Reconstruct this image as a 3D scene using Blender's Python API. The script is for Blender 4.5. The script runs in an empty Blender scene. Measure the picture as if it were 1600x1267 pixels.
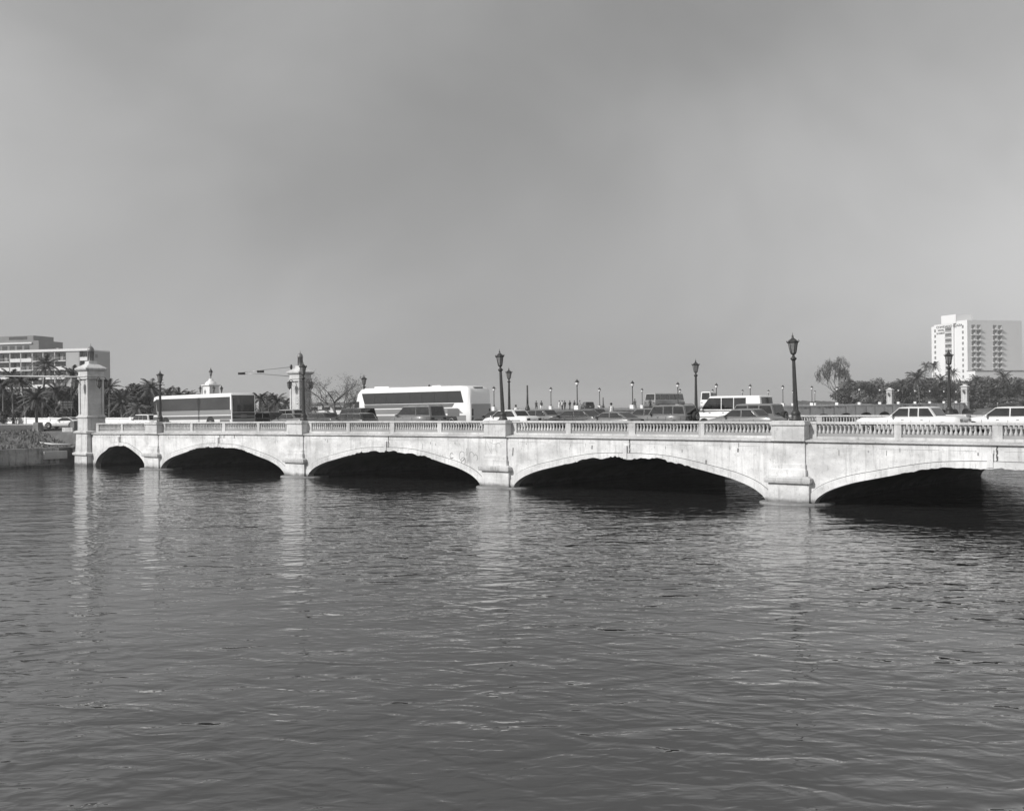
import bpy, bmesh, math, random
from mathutils import Vector, Matrix, noise
R = math.radians
random.seed(7)
SC = bpy.context.scene
COL = SC.collection

# ------------------------------------------------------------------ camera, world, sun, exposure
TH = 0.0105                                   # the photograph leans a little
AX = Vector((2000/2624.9, 1700/2624.9, 0)); FW = Vector((-1700/2624.9, 2000/2624.9, 0)); UP = Vector((0, 0, 1))
CR = AX*math.cos(TH) - UP*math.sin(TH)
CU = UP*math.cos(TH) + AX*math.sin(TH)
EYE = Vector((0, 0, 5.3))
cam = bpy.data.cameras.new('camera'); camo = bpy.data.objects.new('camera', cam); COL.objects.link(camo)
m = Matrix.Identity(4)
for i in range(3):
    m[i][0] = CR[i]; m[i][1] = CU[i]; m[i][2] = -FW[i]; m[i][3] = EYE[i]
camo.matrix_world = m
cam.sensor_width = 36; cam.lens = 36*1700/1600; cam.clip_end = 20000; cam.clip_start = 0.5
SC.camera = camo

SUNL = Vector((0.30, 1.0, -0.70)).normalized()           # direction the light travels
sl = bpy.data.lights.new('sun', 'SUN'); sl.energy = 3.7; sl.angle = R(0.5); sl.color = (1, .985, .965)
so = bpy.data.objects.new('sun', sl); COL.objects.link(so)
so.rotation_euler = SUNL.to_track_quat('-Z', 'Y').to_euler()
elev = math.asin(-SUNL.z); azim = math.atan2(-SUNL.x, -SUNL.y)

W = bpy.data.worlds.new('World'); SC.world = W; W.use_nodes = True
nt = W.node_tree; nt.nodes.clear()
def N(t, **k):
    n = nt.nodes.new(t)
    for a, b in k.items(): setattr(n, a, b)
    return n
out = N('ShaderNodeOutputWorld'); bg = N('ShaderNodeBackground'); bg.inputs['Strength'].default_value = 0.105
sky = N('ShaderNodeTexSky', sky_type='NISHITA'); sky.sun_disc = False
sky.sun_elevation = elev; sky.sun_rotation = azim % (2*math.pi); sky.air_density = 1.2; sky.dust_density = 2.0
bw = N('ShaderNodeRGBToBW')                                  # black and white film
lim = N('ShaderNodeMapRange'); lim.inputs[1].default_value = 0; lim.inputs[2].default_value = 12
lim.inputs[3].default_value = 2.5; lim.inputs[4].default_value = 6.4
tc = N('ShaderNodeTexCoord'); mp = N('ShaderNodeMapping'); mp.inputs['Scale'].default_value = (1, 1, 1.25)
nz = N('ShaderNodeTexNoise'); nz.inputs['Scale'].default_value = 3.0; nz.inputs['Detail'].default_value = 4; nz.inputs['Roughness'].default_value = .5; nz.inputs['Distortion'].default_value = .6
mr = N('ShaderNodeMapRange'); mr.inputs[1].default_value = .3; mr.inputs[2].default_value = .7; mr.inputs[3].default_value = .87; mr.inputs[4].default_value = 1.10
mul = N('ShaderNodeMath', operation='MULTIPLY')
L = nt.links.new
L(sky.outputs[0], bw.inputs[0]); L(bw.outputs[0], lim.inputs[0]); L(tc.outputs['Generated'], mp.inputs[0]); L(mp.outputs[0], nz.inputs[0])
dt = N('ShaderNodeVectorMath', operation='DOT_PRODUCT'); dt.inputs[1].default_value = AX
sq = N('ShaderNodeMath', operation='MULTIPLY'); ad = N('ShaderNodeMath', operation='MULTIPLY_ADD'); ad.inputs[1].default_value = 1.5; ad.inputs[2].default_value = 1.0
m2 = N('ShaderNodeMath', operation='MULTIPLY')
L(tc.outputs['Generated'], dt.inputs[0]); L(dt.outputs['Value'], sq.inputs[0]); L(dt.outputs['Value'], sq.inputs[1]); L(sq.outputs[0], ad.inputs[0])
sz = N('ShaderNodeSeparateXYZ'); er = N('ShaderNodeMapRange'); er.inputs[1].default_value = 0; er.inputs[2].default_value = .38; er.inputs[3].default_value = 1.05; er.inputs[4].default_value = .98
m3 = N('ShaderNodeMath', operation='MULTIPLY'); L(tc.outputs['Generated'], sz.inputs[0]); L(sz.outputs[2], er.inputs[0]); L(er.outputs[0], m3.inputs[0]); L(ad.outputs[0], m3.inputs[1])
L(lim.outputs[0], m2.inputs[0]); L(m3.outputs[0], m2.inputs[1])
mr.interpolation_type = 'SMOOTHSTEP'; L(nz.outputs[0], mr.inputs[0]); 
bn = ((FW*1700+AX*(150-800)+UP*(633-470)).normalized()).cross((FW*1700+AX*(1100-800)+UP*(633-60)).normalized()).normalized()
db = N('ShaderNodeVectorMath', operation='DOT_PRODUCT'); db.inputs[1].default_value = bn
nb_ = N('ShaderNodeTexNoise'); nb_.inputs['Scale'].default_value = 3.5; nb_.inputs['Detail'].default_value = 3
ws = N('ShaderNodeMath', operation='MULTIPLY_ADD'); ws.inputs[1].default_value = .34; ws.inputs[2].default_value = -.17
wd = N('ShaderNodeMath', operation='ADD'); ab = N('ShaderNodeMath', operation='ABSOLUTE'); bb = N('ShaderNodeMapRange', interpolation_type='SMOOTHSTEP')
bb.inputs[1].default_value = 0; bb.inputs[2].default_value = .17; bb.inputs[3].default_value = .87; bb.inputs[4].default_value = 1.0
m4 = N('ShaderNodeMath', operation='MULTIPLY')
L(tc.outputs['Generated'], db.inputs[0]); L(tc.outputs['Generated'], nb_.inputs[0]); L(nb_.outputs[0], ws.inputs[0]); L(db.outputs['Value'], wd.inputs[0]); L(ws.outputs[0], wd.inputs[1])
L(wd.outputs[0], ab.inputs[0]); L(ab.outputs[0], bb.inputs[0]); L(m2.outputs[0], m4.inputs[0]); L(bb.outputs[0], m4.inputs[1]); L(m4.outputs[0], mul.inputs[0]); L(mr.outputs[0], mul.inputs[1]); L(mul.outputs[0], bg.inputs[0]); L(bg.outputs[0], out.inputs[0])
SC.view_settings.view_transform = 'Standard'; SC.view_settings.look = 'None'; SC.view_settings.exposure = 0.0; SC.view_settings.gamma = 1
SC.render.engine = 'CYCLES'
SC.cycles.max_bounces = 6; SC.cycles.caustics_reflective = False; SC.cycles.caustics_refractive = False

# ------------------------------------------------------------------ helpers
def ray(px, py): return FW*1700 + CR*(px-800) + CU*(633.5-py)
def at_depth(px, py, Z): d = ray(px, py); return EYE + d*(Z/1700)
def x_at(px, Y, py=640): d = ray(px, py); return (EYE + d*(Y/d.y)).x
def z_at(px, py, Z): return at_depth(px, py, Z).z
ORD = 'first second third fourth fifth sixth seventh eighth ninth tenth eleventh twelfth thirteenth fourteenth fifteenth sixteenth seventeenth eighteenth nineteenth twentieth'.split()

def mat(name, col, rough=.7, var=0, vs=(1, 1, 1), metal=0, spec=.5, coat=0, bump=0, bs=8, detail=4, alpha=None):
    m = bpy.data.materials.new(name); m.use_nodes = True
    t = m.node_tree; b = t.nodes['Principled BSDF']
    b.inputs['Roughness'].default_value = rough; b.inputs['Metallic'].default_value = metal
    b.inputs['Specular IOR Level'].default_value = spec; b.inputs['Coat Weight'].default_value = coat
    b.inputs['Base Color'].default_value = (col, col, col, 1)
    if var or bump:
        tc = t.nodes.new('ShaderNodeTexCoord'); mp = t.nodes.new('ShaderNodeMapping'); mp.inputs['Scale'].default_value = vs
        n = t.nodes.new('ShaderNodeTexNoise'); n.inputs['Scale'].default_value = 1; n.inputs['Detail'].default_value = detail; n.inputs['Roughness'].default_value = .6
        t.links.new(tc.outputs['Object'], mp.inputs[0]); t.links.new(mp.outputs[0], n.inputs[0])
        if var:
            r = t.nodes.new('ShaderNodeMapRange'); r.inputs[1].default_value = .3; r.inputs[2].default_value = .7
            r.inputs[3].default_value = col*(1-var); r.inputs[4].default_value = col*(1+var*.6)
            c = t.nodes.new('ShaderNodeCombineColor')
            t.links.new(n.outputs[0], r.inputs[0])
            for i in range(3): t.links.new(r.outputs[0], c.inputs[i])
            t.links.new(c.outputs[0], b.inputs['Base Color'])
        if bump:
            n2 = t.nodes.new('ShaderNodeTexNoise'); n2.inputs['Scale'].default_value = bs; n2.inputs['Detail'].default_value = 5
            bp = t.nodes.new('ShaderNodeBump'); bp.inputs['Strength'].default_value = bump; bp.inputs['Distance'].default_value = .05
            t.links.new(tc.outputs['Object'], n2.inputs[0]); t.links.new(n2.outputs[0], bp.inputs['Height']); t.links.new(bp.outputs[0], b.inputs['Normal'])
    return m

def concrete(name, lo, hi, stain=.35, tide=True, streak=.25):
    """weathered whitewashed concrete: broad patches, downward runs, fine speckle, a tide mark with a ragged top"""
    m = bpy.data.materials.new(name); m.use_nodes = True
    t = m.node_tree; b = t.nodes['Principled BSDF']; b.inputs['Roughness'].default_value = .85; b.inputs['Specular IOR Level'].default_value = .25
    nn = t.nodes.new; lk = t.links.new
    tc = nn('ShaderNodeTexCoord')
    def noi(sc, det=4, rg=.6):
        mp = nn('ShaderNodeMapping'); mp.inputs['Scale'].default_value = sc
        n = nn('ShaderNodeTexNoise'); n.inputs['Scale'].default_value = 1; n.inputs['Detail'].default_value = det; n.inputs['Roughness'].default_value = rg
        lk(tc.outputs['Object'], mp.inputs[0]); lk(mp.outputs[0], n.inputs[0]); return n.outputs[0]
    def rng(v, a, b2, c, d):
        r = nn('ShaderNodeMapRange'); r.inputs[1].default_value = a; r.inputs[2].default_value = b2; r.inputs[3].default_value = c; r.inputs[4].default_value = d
        lk(v, r.inputs[0]); return r.outputs[0]
    def mth(op, a, c):
        q = nn('ShaderNodeMath'); q.operation = op
        for i, v in enumerate((a, c)):
            if isinstance(v, (int, float)): q.inputs[i].default_value = v
            else: lk(v, q.inputs[i])
        return q.outputs[0]
    v = rng(noi((.5, .5, .9), 6, .62), .36, .62, lo*.92, hi)
    runs = rng(noi((3.2, 3.2, .25), 6, .75), .50, .70, 1, 1-streak*1.3)
    v = mth('MULTIPLY', v, runs)
    sp = rng(noi((7, 7, 5), 4, .75), .56, .74, 1, 1-stain)
    v = mth('MULTIPLY', v, sp)
    fine = rng(noi((30, 30, 30), 2), .3, .7, .94, 1.05)
    v = mth('MULTIPLY', v, fine)
    if tide:
        sx = nn('ShaderNodeSeparateXYZ'); lk(tc.outputs['Object'], sx.inputs[0])
        h = mth('ADD', sx.outputs[2], mth('MULTIPLY', noi((1.6, 1.6, 1.6), 4), -.35))
        v = mth('MULTIPLY', v, rng(h, -.02, .16, .35, 1)); v = mth('MULTIPLY', v, rng(h, .1, .42, .84, 1))
        top = mth('ADD', sx.outputs[2], mth('MULTIPLY', noi((3, 3, .3), 4), .5))
        v = mth('MULTIPLY', v, rng(top, 3.38, 3.62, 1, .86))
    c = nn('ShaderNodeCombineColor')
    for i in range(3): lk(v, c.inputs[i])
    lk(c.outputs[0], b.inputs['Base Color'])
    bp = nn('ShaderNodeBump'); bp.inputs['Strength'].default_value = .5; bp.inputs['Distance'].default_value = .03
    lk(noi((6, 6, 6), 6), bp.inputs['Height']); lk(bp.outputs[0], b.inputs['Normal'])
    return m

M = dict(
    wall=concrete('whitewashed_concrete', .58, .79), rail=concrete('worn_concrete', .46, .61, .4, False, .3),
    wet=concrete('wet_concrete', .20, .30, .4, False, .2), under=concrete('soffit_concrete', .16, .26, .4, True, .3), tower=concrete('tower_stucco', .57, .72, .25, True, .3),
    broken=mat('broken_concrete', .42, .95, .45, (5, 5, 5), bump=1, bs=12),
    crack=mat('crack_dark', .10, .9), paint=mat('faded_spray_paint', .36, .8, .3, (6, 6, 6)),
    far=mat('far_concrete', .72, .85, .18, (.25, .25, .8)), farw=mat('far_whitewash', .78, .8, .1, (1, 1, 1)),
    asphalt=mat('asphalt', .055, .9, .3, (.8, .8, .8)), walk=mat('sidewalk_concrete', .30, .9, .2, (.7, .7, .7)),
    iron=mat('dark_iron', .035, .5, .3, (4, 4, 4)), iron2=mat('black_iron', .025, .6), lglass=mat('frosted_lantern_glass', .20, .3, .25, (6, 6, 6)),
    globe=mat('white_globe', .85, .3), chrome=mat('chrome', .6, .2, metal=1), tyre=mat('rubber', .02, .8), rim=mat('wheel_rim', .35, .35, metal=.7),
    glass=mat('car_glass', .018, .06, .8, (1.4, 1.4, 2.0), spec=.45), lamp=mat('tail_lamp', .05, .2), lampf=mat('head_lamp', .55, .15), plate=mat('licence_plate', .5, .5),  # car_glass: noise in the colour imitates reflections in the panes
    white=mat('white_paint', .80, .3, .04, (1, 1, 1), coat=.6), offwhite=mat('cream_paint', .68, .3, .04, (1, 1, 1), coat=.5), dark=mat('dark_paint', .035, .28, .2, (1, 1, 1), coat=.6),
    black=mat('black_paint', .014, .25, coat=.5), grey=mat('grey_paint', .16, .3, .1, (1, 1, 1), coat=.5), silver=mat('silver_paint', .33, .3, .06, (1, 1, 1), coat=.5, metal=.2),
    mid=mat('mid_grey_paint', .15, .3, .1, (1, 1, 1), coat=.5), band=mat('bus_stripe', .13, .35, coat=.3), band2=mat('bus_stripe_light', .24, .35, coat=.3),
    plastic=mat('black_plastic', .02, .6), people=mat('cloth_dark', .06, .9), cloth=mat('cloth_white', .8, .9), skin=mat('skin', .22, .7), hair=mat('hair', .02, .8),
    leaf=mat('leaf_mid', .12, .6, .45, (1.5, 1.5, 1.5)), leaf2=mat('leaf_dark', .085, .6, .45, (1.5, 1.5, 1.5)), leaf3=mat('leaf_pale', .17, .6, .4, (1.2, 1.2, 1.2)),
    bark=mat('bark', .12, .9, .4, (3, 3, 1)), palmbark=mat('palm_bark', .13, .9, .35, (2, 2, 5)),
    grass=mat('grass_ground', .15, .95, .5, (.5, .5, .5), bump=1, bs=2, detail=8), blade=mat('grass_blade', .17, .8, .4, (2, 2, 2)),
    revet=concrete('old_revetment', .27, .44, .45, True, .65), stone=mat('bank_stone', .2, .9, .4, (2, 2, 2)),
    bwall=mat('building_wall', .40, .85, .08, (.1, .1, .3)), bwhite=mat('building_white', .70, .8, .05, (.2, .2, .2)), bgrey=mat('building_grey', .22, .85, .15, (.2, .2, .3)),
    wind=mat('window_dark', .05, .2, .7, (.7, .7, .7)), curt=mat('curtain', .3, .9, .3, (2, 2, .3)), hotel=mat('hotel_white', .74, .8, .03, (.1, .1, .1)),
    letter=mat('sign_letter', .16, .6), signd=mat('sign_panel', .05, .5, .2, (2, 2, 2)), signl=mat('sign_lettering', .13, .5), pipe=mat('pale_pipe', .6, .5, .2, (2, 2, 2)),
)

class MB:
    def __init__(s): s.v = []; s.f = []; s.sm = []
    def add(s, vs, fs, smooth=False):
        o = len(s.v); s.v += [tuple(v) for v in vs]
        for f in fs: s.f.append(tuple(i+o for i in f)); s.sm.append(smooth)
        return s
    def box(s, x0, x1, y0, y1, z0, z1):
        return s.add([(x0, y0, z0), (x1, y0, z0), (x1, y1, z0), (x0, y1, z0), (x0, y0, z1), (x1, y0, z1), (x1, y1, z1), (x0, y1, z1)],
                     [(0, 3, 2, 1), (4, 5, 6, 7), (0, 1, 5, 4), (1, 2, 6, 5), (2, 3, 7, 6), (3, 0, 4, 7)])
    def cbox(s, c, a, b, cc, dirx=(1, 0, 0), diry=(0, 1, 0)):
        c = Vector(c); X = Vector(dirx)*a; Y = Vector(diry)*b; Z = Vector((0, 0, cc))
        vs = [c+X*i+Y*j+Z*k for k in (-1, 1) for i, j in ((-1, -1), (1, -1), (1, 1), (-1, 1))]
        return s.add(vs, [(0, 3, 2, 1), (4, 5, 6, 7), (0, 1, 5, 4), (1, 2, 6, 5), (2, 3, 7, 6), (3, 0, 4, 7)])
    def rings(s, rs, cap=True, smooth=True, close=True):
        n = len(rs[0]); vs = [v for r in rs for v in r]; fs = []
        for k in range(len(rs)-1):
            for i in range(n if close else n-1):
                j = (i+1) % n
                fs.append((k*n+i, k*n+j, (k+1)*n+j, (k+1)*n+i))
        if cap: fs.append(tuple(reversed(range(n)))); fs.append(tuple((len(rs)-1)*n+i for i in range(n)))
        return s.add(vs, fs, smooth)
    def lathe(s, c, prof, n=10, smooth=True, rot=0, sx=1):
        cx, cy, cz = c
        return s.rings([[(cx+r*sx*math.cos(rot+2*math.pi*i/n), cy+r*math.sin(rot+2*math.pi*i/n), cz+z) for i in range(n)] for r, z in prof], True, smooth)
    def tube(s, pts, rad, n=6, smooth=True):
        pts = [Vector(p) for p in pts]; rs = []
        if not hasattr(rad, '__len__'): rad = [rad]*len(pts)
        for i, p in enumerate(pts):
            d = (pts[min(i+1, len(pts)-1)]-pts[max(i-1, 0)]).normalized()
            a = d.cross(Vector((0, 0, 1)) if abs(d.z) < .95 else Vector((1, 0, 0))).normalized(); b = d.cross(a)
            rs.append([p+(a*math.cos(2*math.pi*k/n)+b*math.sin(2*math.pi*k/n))*rad[i] for k in range(n)])
        return s.rings(rs, True, smooth)
    def sq(s, c, prof):          # square section stack of (half width, z)
        cx, cy, cz = c
        return s.rings([[(cx-h, cy-h, cz+z), (cx+h, cy-h, cz+z), (cx+h, cy+h, cz+z), (cx-h, cy+h, cz+z)] for h, z in prof], True, False)
    def quad(s, a, b, c, d): return s.add([a, b, c, d], [(0, 1, 2, 3)])
    def slab(s, pts, dv):       # polygon thickened along dv
        n = len(pts); p = [Vector(q) for q in pts]; dv = Vector(dv)
        return s.add(p+[q+dv for q in p], [tuple(range(n)), tuple(reversed(range(n, 2*n)))]+[(i, i+n, (i+1) % n+n, (i+1) % n) for i in range(n)])
    def mesh(s, name, m, off=None):
        me = bpy.data.meshes.new(name)
        vs = s.v if off is None else [(a-off[0], b-off[1], c-off[2]) for a, b, c in s.v]
        me.from_pydata(vs, [], s.f); me.polygons.foreach_set('use_smooth', s.sm)
        bm = bmesh.new(); bm.from_mesh(me); bmesh.ops.recalc_face_normals(bm, faces=bm.faces); bm.to_mesh(me); bm.free()
        me.materials.append(m); me.update(); return me
    def build(s, name, m, parent=None, off=None, bevel=0):
        o = bpy.data.objects.new(name, s.mesh(name, m, off)); COL.objects.link(o); o.parent = parent
        if bevel:
            b = o.modifiers.new('bevel', 'BEVEL'); b.width = bevel; b.segments = 2; b.limit_method = 'ANGLE'; b.angle_limit = R(35)
        return o

def tag(o, label=None, cat=None, group=None, kind=None):
    if label: o['label'] = label
    if cat: o['category'] = cat
    if group: o['group'] = group
    if kind: o['kind'] = kind
    return o
def empty(name, loc, rz=0, label=None, cat=None, group=None):
    o = bpy.data.objects.new(name, None); COL.objects.link(o); o.location = loc; o.rotation_euler = (0, 0, rz)
    return tag(o, label, cat, group)
KIDS = {}
def copy_tree(o, parent=None, top=True):
    c = o.copy(); COL.objects.link(c); c.parent = parent
    if o.name not in KIDS: KIDS[o.name] = [k for k in COL.objects if k.parent == o]
    for k in KIDS[o.name]: copy_tree(k, c, False)
    return c
def place(proto, used, loc, rz, label, cat, group, sc=1):
    o = proto if not used else copy_tree(proto)
    o.location = loc; o.rotation_euler = (0, 0, rz); o.scale = (sc, sc, sc) if not hasattr(sc, '__len__') else sc
    tag(o, label, cat, group); return o

# ------------------------------------------------------------------ setting: water, land, roads
def water():
    m = bpy.data.materials.new('lagoon_water'); m.use_nodes = True
    t = m.node_tree; b = t.nodes['Principled BSDF']; nn = t.nodes.new; lk = t.links.new
    b.inputs['Base Color'].default_value = (.022, .022, .022, 1); b.inputs['Roughness'].default_value = .02; b.inputs['IOR'].default_value = 2.05
    tc = nn('ShaderNodeTexCoord')
    ang = math.atan2(AX.y, AX.x)
    prev = None
    pm = nn('ShaderNodeMapping'); pm.inputs['Scale'].default_value = (.045, .09, 1); pn = nn('ShaderNodeTexNoise'); pn.inputs['Scale'].default_value = 1; pn.inputs['Detail'].default_value = 3
    pr = nn('ShaderNodeMapRange'); pr.inputs[1].default_value = .35; pr.inputs[2].default_value = .65; pr.inputs[3].default_value = .55; pr.inputs[4].default_value = 1.25
    lk(tc.outputs['Object'], pm.inputs[0]); lk(pm.outputs[0], pn.inputs[0]); lk(pn.outputs[0], pr.inputs[0])
    # (size across view, size along view, height, turn, detail)
    for sx, sy, h, turn, det, dist in ((.24, .40, .016, .12, 1.5, .7), (.66, 1.1, .052, -.25, 1, .9), (1.5, 2.7, .072, .18, 1, .7), (5, 9, .06, .05, 1, .3)):
        r = nn('ShaderNodeMapping'); r.vector_type = 'TEXTURE'; r.inputs['Rotation'].default_value = (0, 0, ang+turn); r.inputs['Scale'].default_value = (sy, sx, 1)
        n = nn('ShaderNodeTexNoise'); n.inputs['Scale'].default_value = 1; n.inputs['Detail'].default_value = det; n.inputs['Roughness'].default_value = .5; n.inputs['Distortion'].default_value = dist
        lk(tc.outputs['Object'], r.inputs[0]); lk(r.outputs[0], n.inputs[0])
        bp = nn('ShaderNodeBump'); bp.inputs['Strength'].default_value = 1; bp.inputs['Distance'].default_value = h
        hm = nn('ShaderNodeMath'); hm.operation = 'MULTIPLY'; lk(n.outputs[0], hm.inputs[0]); lk(pr.outputs[0], hm.inputs[1]) if sx < 3 else setattr(hm.inputs[1], 'default_value', 1.0)
        lk(hm.outputs[0], bp.inputs['Height'])
        if prev: lk(prev.outputs[0], bp.inputs['Normal'])
        prev = bp
    lk(prev.outputs[0], b.inputs['Normal'])
    return m
g = MB(); g.quad((-6000, -300, 0), (6000, -300, 0), (6000, 14000, 0), (-6000, 14000, 0))
tag(g.build('water', water()), 'rippled dark lagoon water', kind='structure')

def zrail(x): return 4.31-.26*((x+38)/57)**2 if x < -38 else 4.31-.05*((x+38)/22)**2
def zroad(x):
    x = max(x, -112); return zrail(x)-.73
def bank_z(x, y):
    if y > 53.0: return zroad(min(x, -98))-.06 + (0.04*noise.noise(Vector((x*.2, y*.2, 0))))
    d = -100.6-x
    if d < 0: return 1.7
    s = min(1, d/6.5); s = s*s*(3-2*s)
    return 1.75+(3.22-1.75)*s+.16*noise.noise(Vector((x*.35, y*.35, 3)))*(1 if d > .6 else .3)
# land sheet on the left (approach and park)
xs = [-98.4, -100.55, -100.75]+[-101.2-.7*i for i in range(18)]+[-114-4*i for i in range(12)]+[-170-30*i for i in range(15)]
ys = [-420, -300, -200, -120, -60, -20, 10]+[20+1.3*i for i in range(25)]+[52.5, 53.2, 56, 60, 66, 72, 80, 90, 100, 112, 124, 136, 150, 165]
g = MB(); vs = []; fs = []
for y in ys:
    for i, x in enumerate(xs):
        xx = x
        if i == 0 and y <= 53: xx = -100.5
        if i == 0 and y >= 80: xx = -96+max(0, (112-y))*.05
        vs.append((xx, y, bank_z(xx, y) if not (i == 0 and y <= 53) else 1.7))
n = len(xs)
for j in range(len(ys)-1):
    for i in range(n-1): fs.append((j*n+i, j*n+i+1, (j+1)*n+i+1, (j+1)*n+i))
g.add(vs, fs, True)
# skirts down to the water
for j in range(len(ys)-1):
    a = vs[j*n]; b = vs[(j+1)*n]; g.quad(a, b, (b[0], b[1], -1), (a[0], a[1], -1))
for i in range(n-1):
    a = vs[(len(ys)-1)*n+i]; b = vs[(len(ys)-1)*n+i+1]; g.quad(a, b, (b[0], b[1], -1), (a[0], a[1], -1))
tag(g.build('ground', M['grass']), 'grassy bank and park ground left of the bridge', kind='structure')
# far shore on the right
g = MB(); vs = []; fs = []
fx = [-420+30*i for i in range(40)]; fy = [366, 372, 380, 400, 440, 500, 600, 760, 900]
for y in fy:
    for x in fx: vs.append((x, y+(6*noise.noise(Vector((x*.02, 1, 1))) if y < 370 else 0), (0 if y == 366 else 2.6+.9*noise.noise(Vector((x*.02, y*.02, 5))) if y > 380 else 2.0)))
n = len(fx)
for j in range(len(fy)-1):
    for i in range(n-1): fs.append((j*n+i, j*n+i+1, (j+1)*n+i+1, (j+1)*n+i))
g.add(vs, fs, True)
tag(g.build('far_shore', M['grass']), 'low far shore under the trees', kind='structure')

def strip(name, m, y0, y1, dz, xs, label):
    g = MB(); vs = []; fs = []
    for x in xs:
        z = zroad(x)+dz; vs += [(x, y0, z), (x, y1, z), (x, y0, z-.3), (x, y1, z-.3)]
    for i in range(len(xs)-1):
        a = i*4; b = a+4; fs += [(a, b, b+1, a+1), (a, a+2, b+2, b), (a+1, b+1, b+3, a+3)]
    g.add(vs, fs); return tag(g.build(name, m), label, kind='structure')
bx = [30-4*i for i in range(32)]+[-100-8*i for i in range(14)]
strip('road', M['asphalt'], 55.9, 75.6, 0, bx, 'asphalt roadway over the bridge')
strip('sidewalk', M['walk'], 53.3, 55.9, .13, [x for x in bx if x > -99], 'near sidewalk behind the balustrade')
strip('far_sidewalk', M['walk'], 75.6, 78.3, .13, bx, 'far sidewalk behind the traffic')
g = MB()
for k in range(60):
    x = 12-k*5.5
    for y in (59.0, 62.5, 66.0, 69.4, 72.7):
        z = zroad(x)+.004; g.quad((x, y, z), (x-2.4, y, zroad(x-2.4)+.004), (x-2.4, y+.12, zroad(x-2.4)+.004), (x, y+.12, z))
tag(g.build('lane_marking', mat('lane_paint', .6, .8)), 'painted dashed lane lines', kind='structure')
# side street on the left bank
g = MB(); g.slab([(-111.5, 53.2, 3.30), (-152, -10, 3.30), (-166, -10, 3.30), (-134, 60, 3.30), (-114, 60, 3.30)], (0, 0, -.06))
tag(g.build('side_street', M['asphalt']), 'side street forking off the left approach', kind='structure')

# ------------------------------------------------------------------ the bridge
T = [(0, 1), (.15, .99), (.3, .95), (.48, .83), (.65, .68), (.75, .585), (.83, .48), (.9, .36), (.95, .23), (.98, .10), (1, -.14)]
def arch_n(t):
    t = abs(t)
    for i in range(len(T)-1):
        if t <= T[i+1][0]:
            p0 = T[max(i-1, 0)]; p1 = T[i]; p2 = T[i+1]; p3 = T[min(i+2, len(T)-1)]
            u = (t-p1[0])/(p2[0]-p1[0])
            m1 = (p2[1]-p0[1])/max(p2[0]-p0[0], 1e-6)*(p2[0]-p1[0]) if i else 0
            m2 = (p3[1]-p1[1])/max(p3[0]-p1[0], 1e-6)*(p2[0]-p1[0])
            return (2*u**3-3*u*u+1)*p1[1]+(u**3-2*u*u+u)*m1+(-2*u**3+3*u*u)*p2[1]+(u**3-u*u)*m2
    return -.14
SP = [(x_at(a, 52.82, 732), x_at(b, 52.82, 735+.0), rz_) for a, b, rz_ in ((149.5, 228.3, 1.95), (251, 447, 2.06), (480, 753, 2.09), (800.5, 1200, 2.10))]
SP += [(x_at(1269.5, 52.82, 785), x_at(1269.5, 52.82, 785)+18.0, 2.12)]; q_ = SP[-1][1]
SP += [(q_+2.5, q_+20.5, 2.1), (q_+23, q_+41, 2.1)]
PIER = [(SP[i][1]+SP[i+1][0])/2 for i in range(6)]
YW, YF = 52.82, 80.0
HAIR = mat('hairline', .28, .9); RJ = mat('ring_joint', .13, .9)
BO = Vector((-50, 66, 0))
bridge = empty('arched_bridge', BO, label='long low white concrete arch bridge with balustrades crossing the lagoon', cat='bridge')
def arch_pts(x0, x1, rise, n=150):
    c = (x0+x1)/2; h = (x1-x0)/2; o = []
    for i in range(n+1):
        s = -math.cos(math.pi*i/n); s = .5*s+.5*(-1+2*i/n) if True else s
        o.append((c+h*s, rise*arch_n(s), s))
    return o
def jag(x, s, k):
    w = max(0, 1-(abs(s)/.55)**6)*(1 if k > 0 else .7)
    a = noise.noise(Vector((x*1.1, k*3.1, 0)))+.55*noise.noise(Vector((x*4.2, k*7, 2)))+.45*noise.noise(Vector((x*9, k, 5)))+.35*noise.noise(Vector((x*21, k, 8)))
    return w*max(-.03, min(.20, .06+.15*a))
def zcor(x): return zrail(x)-1.07
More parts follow.
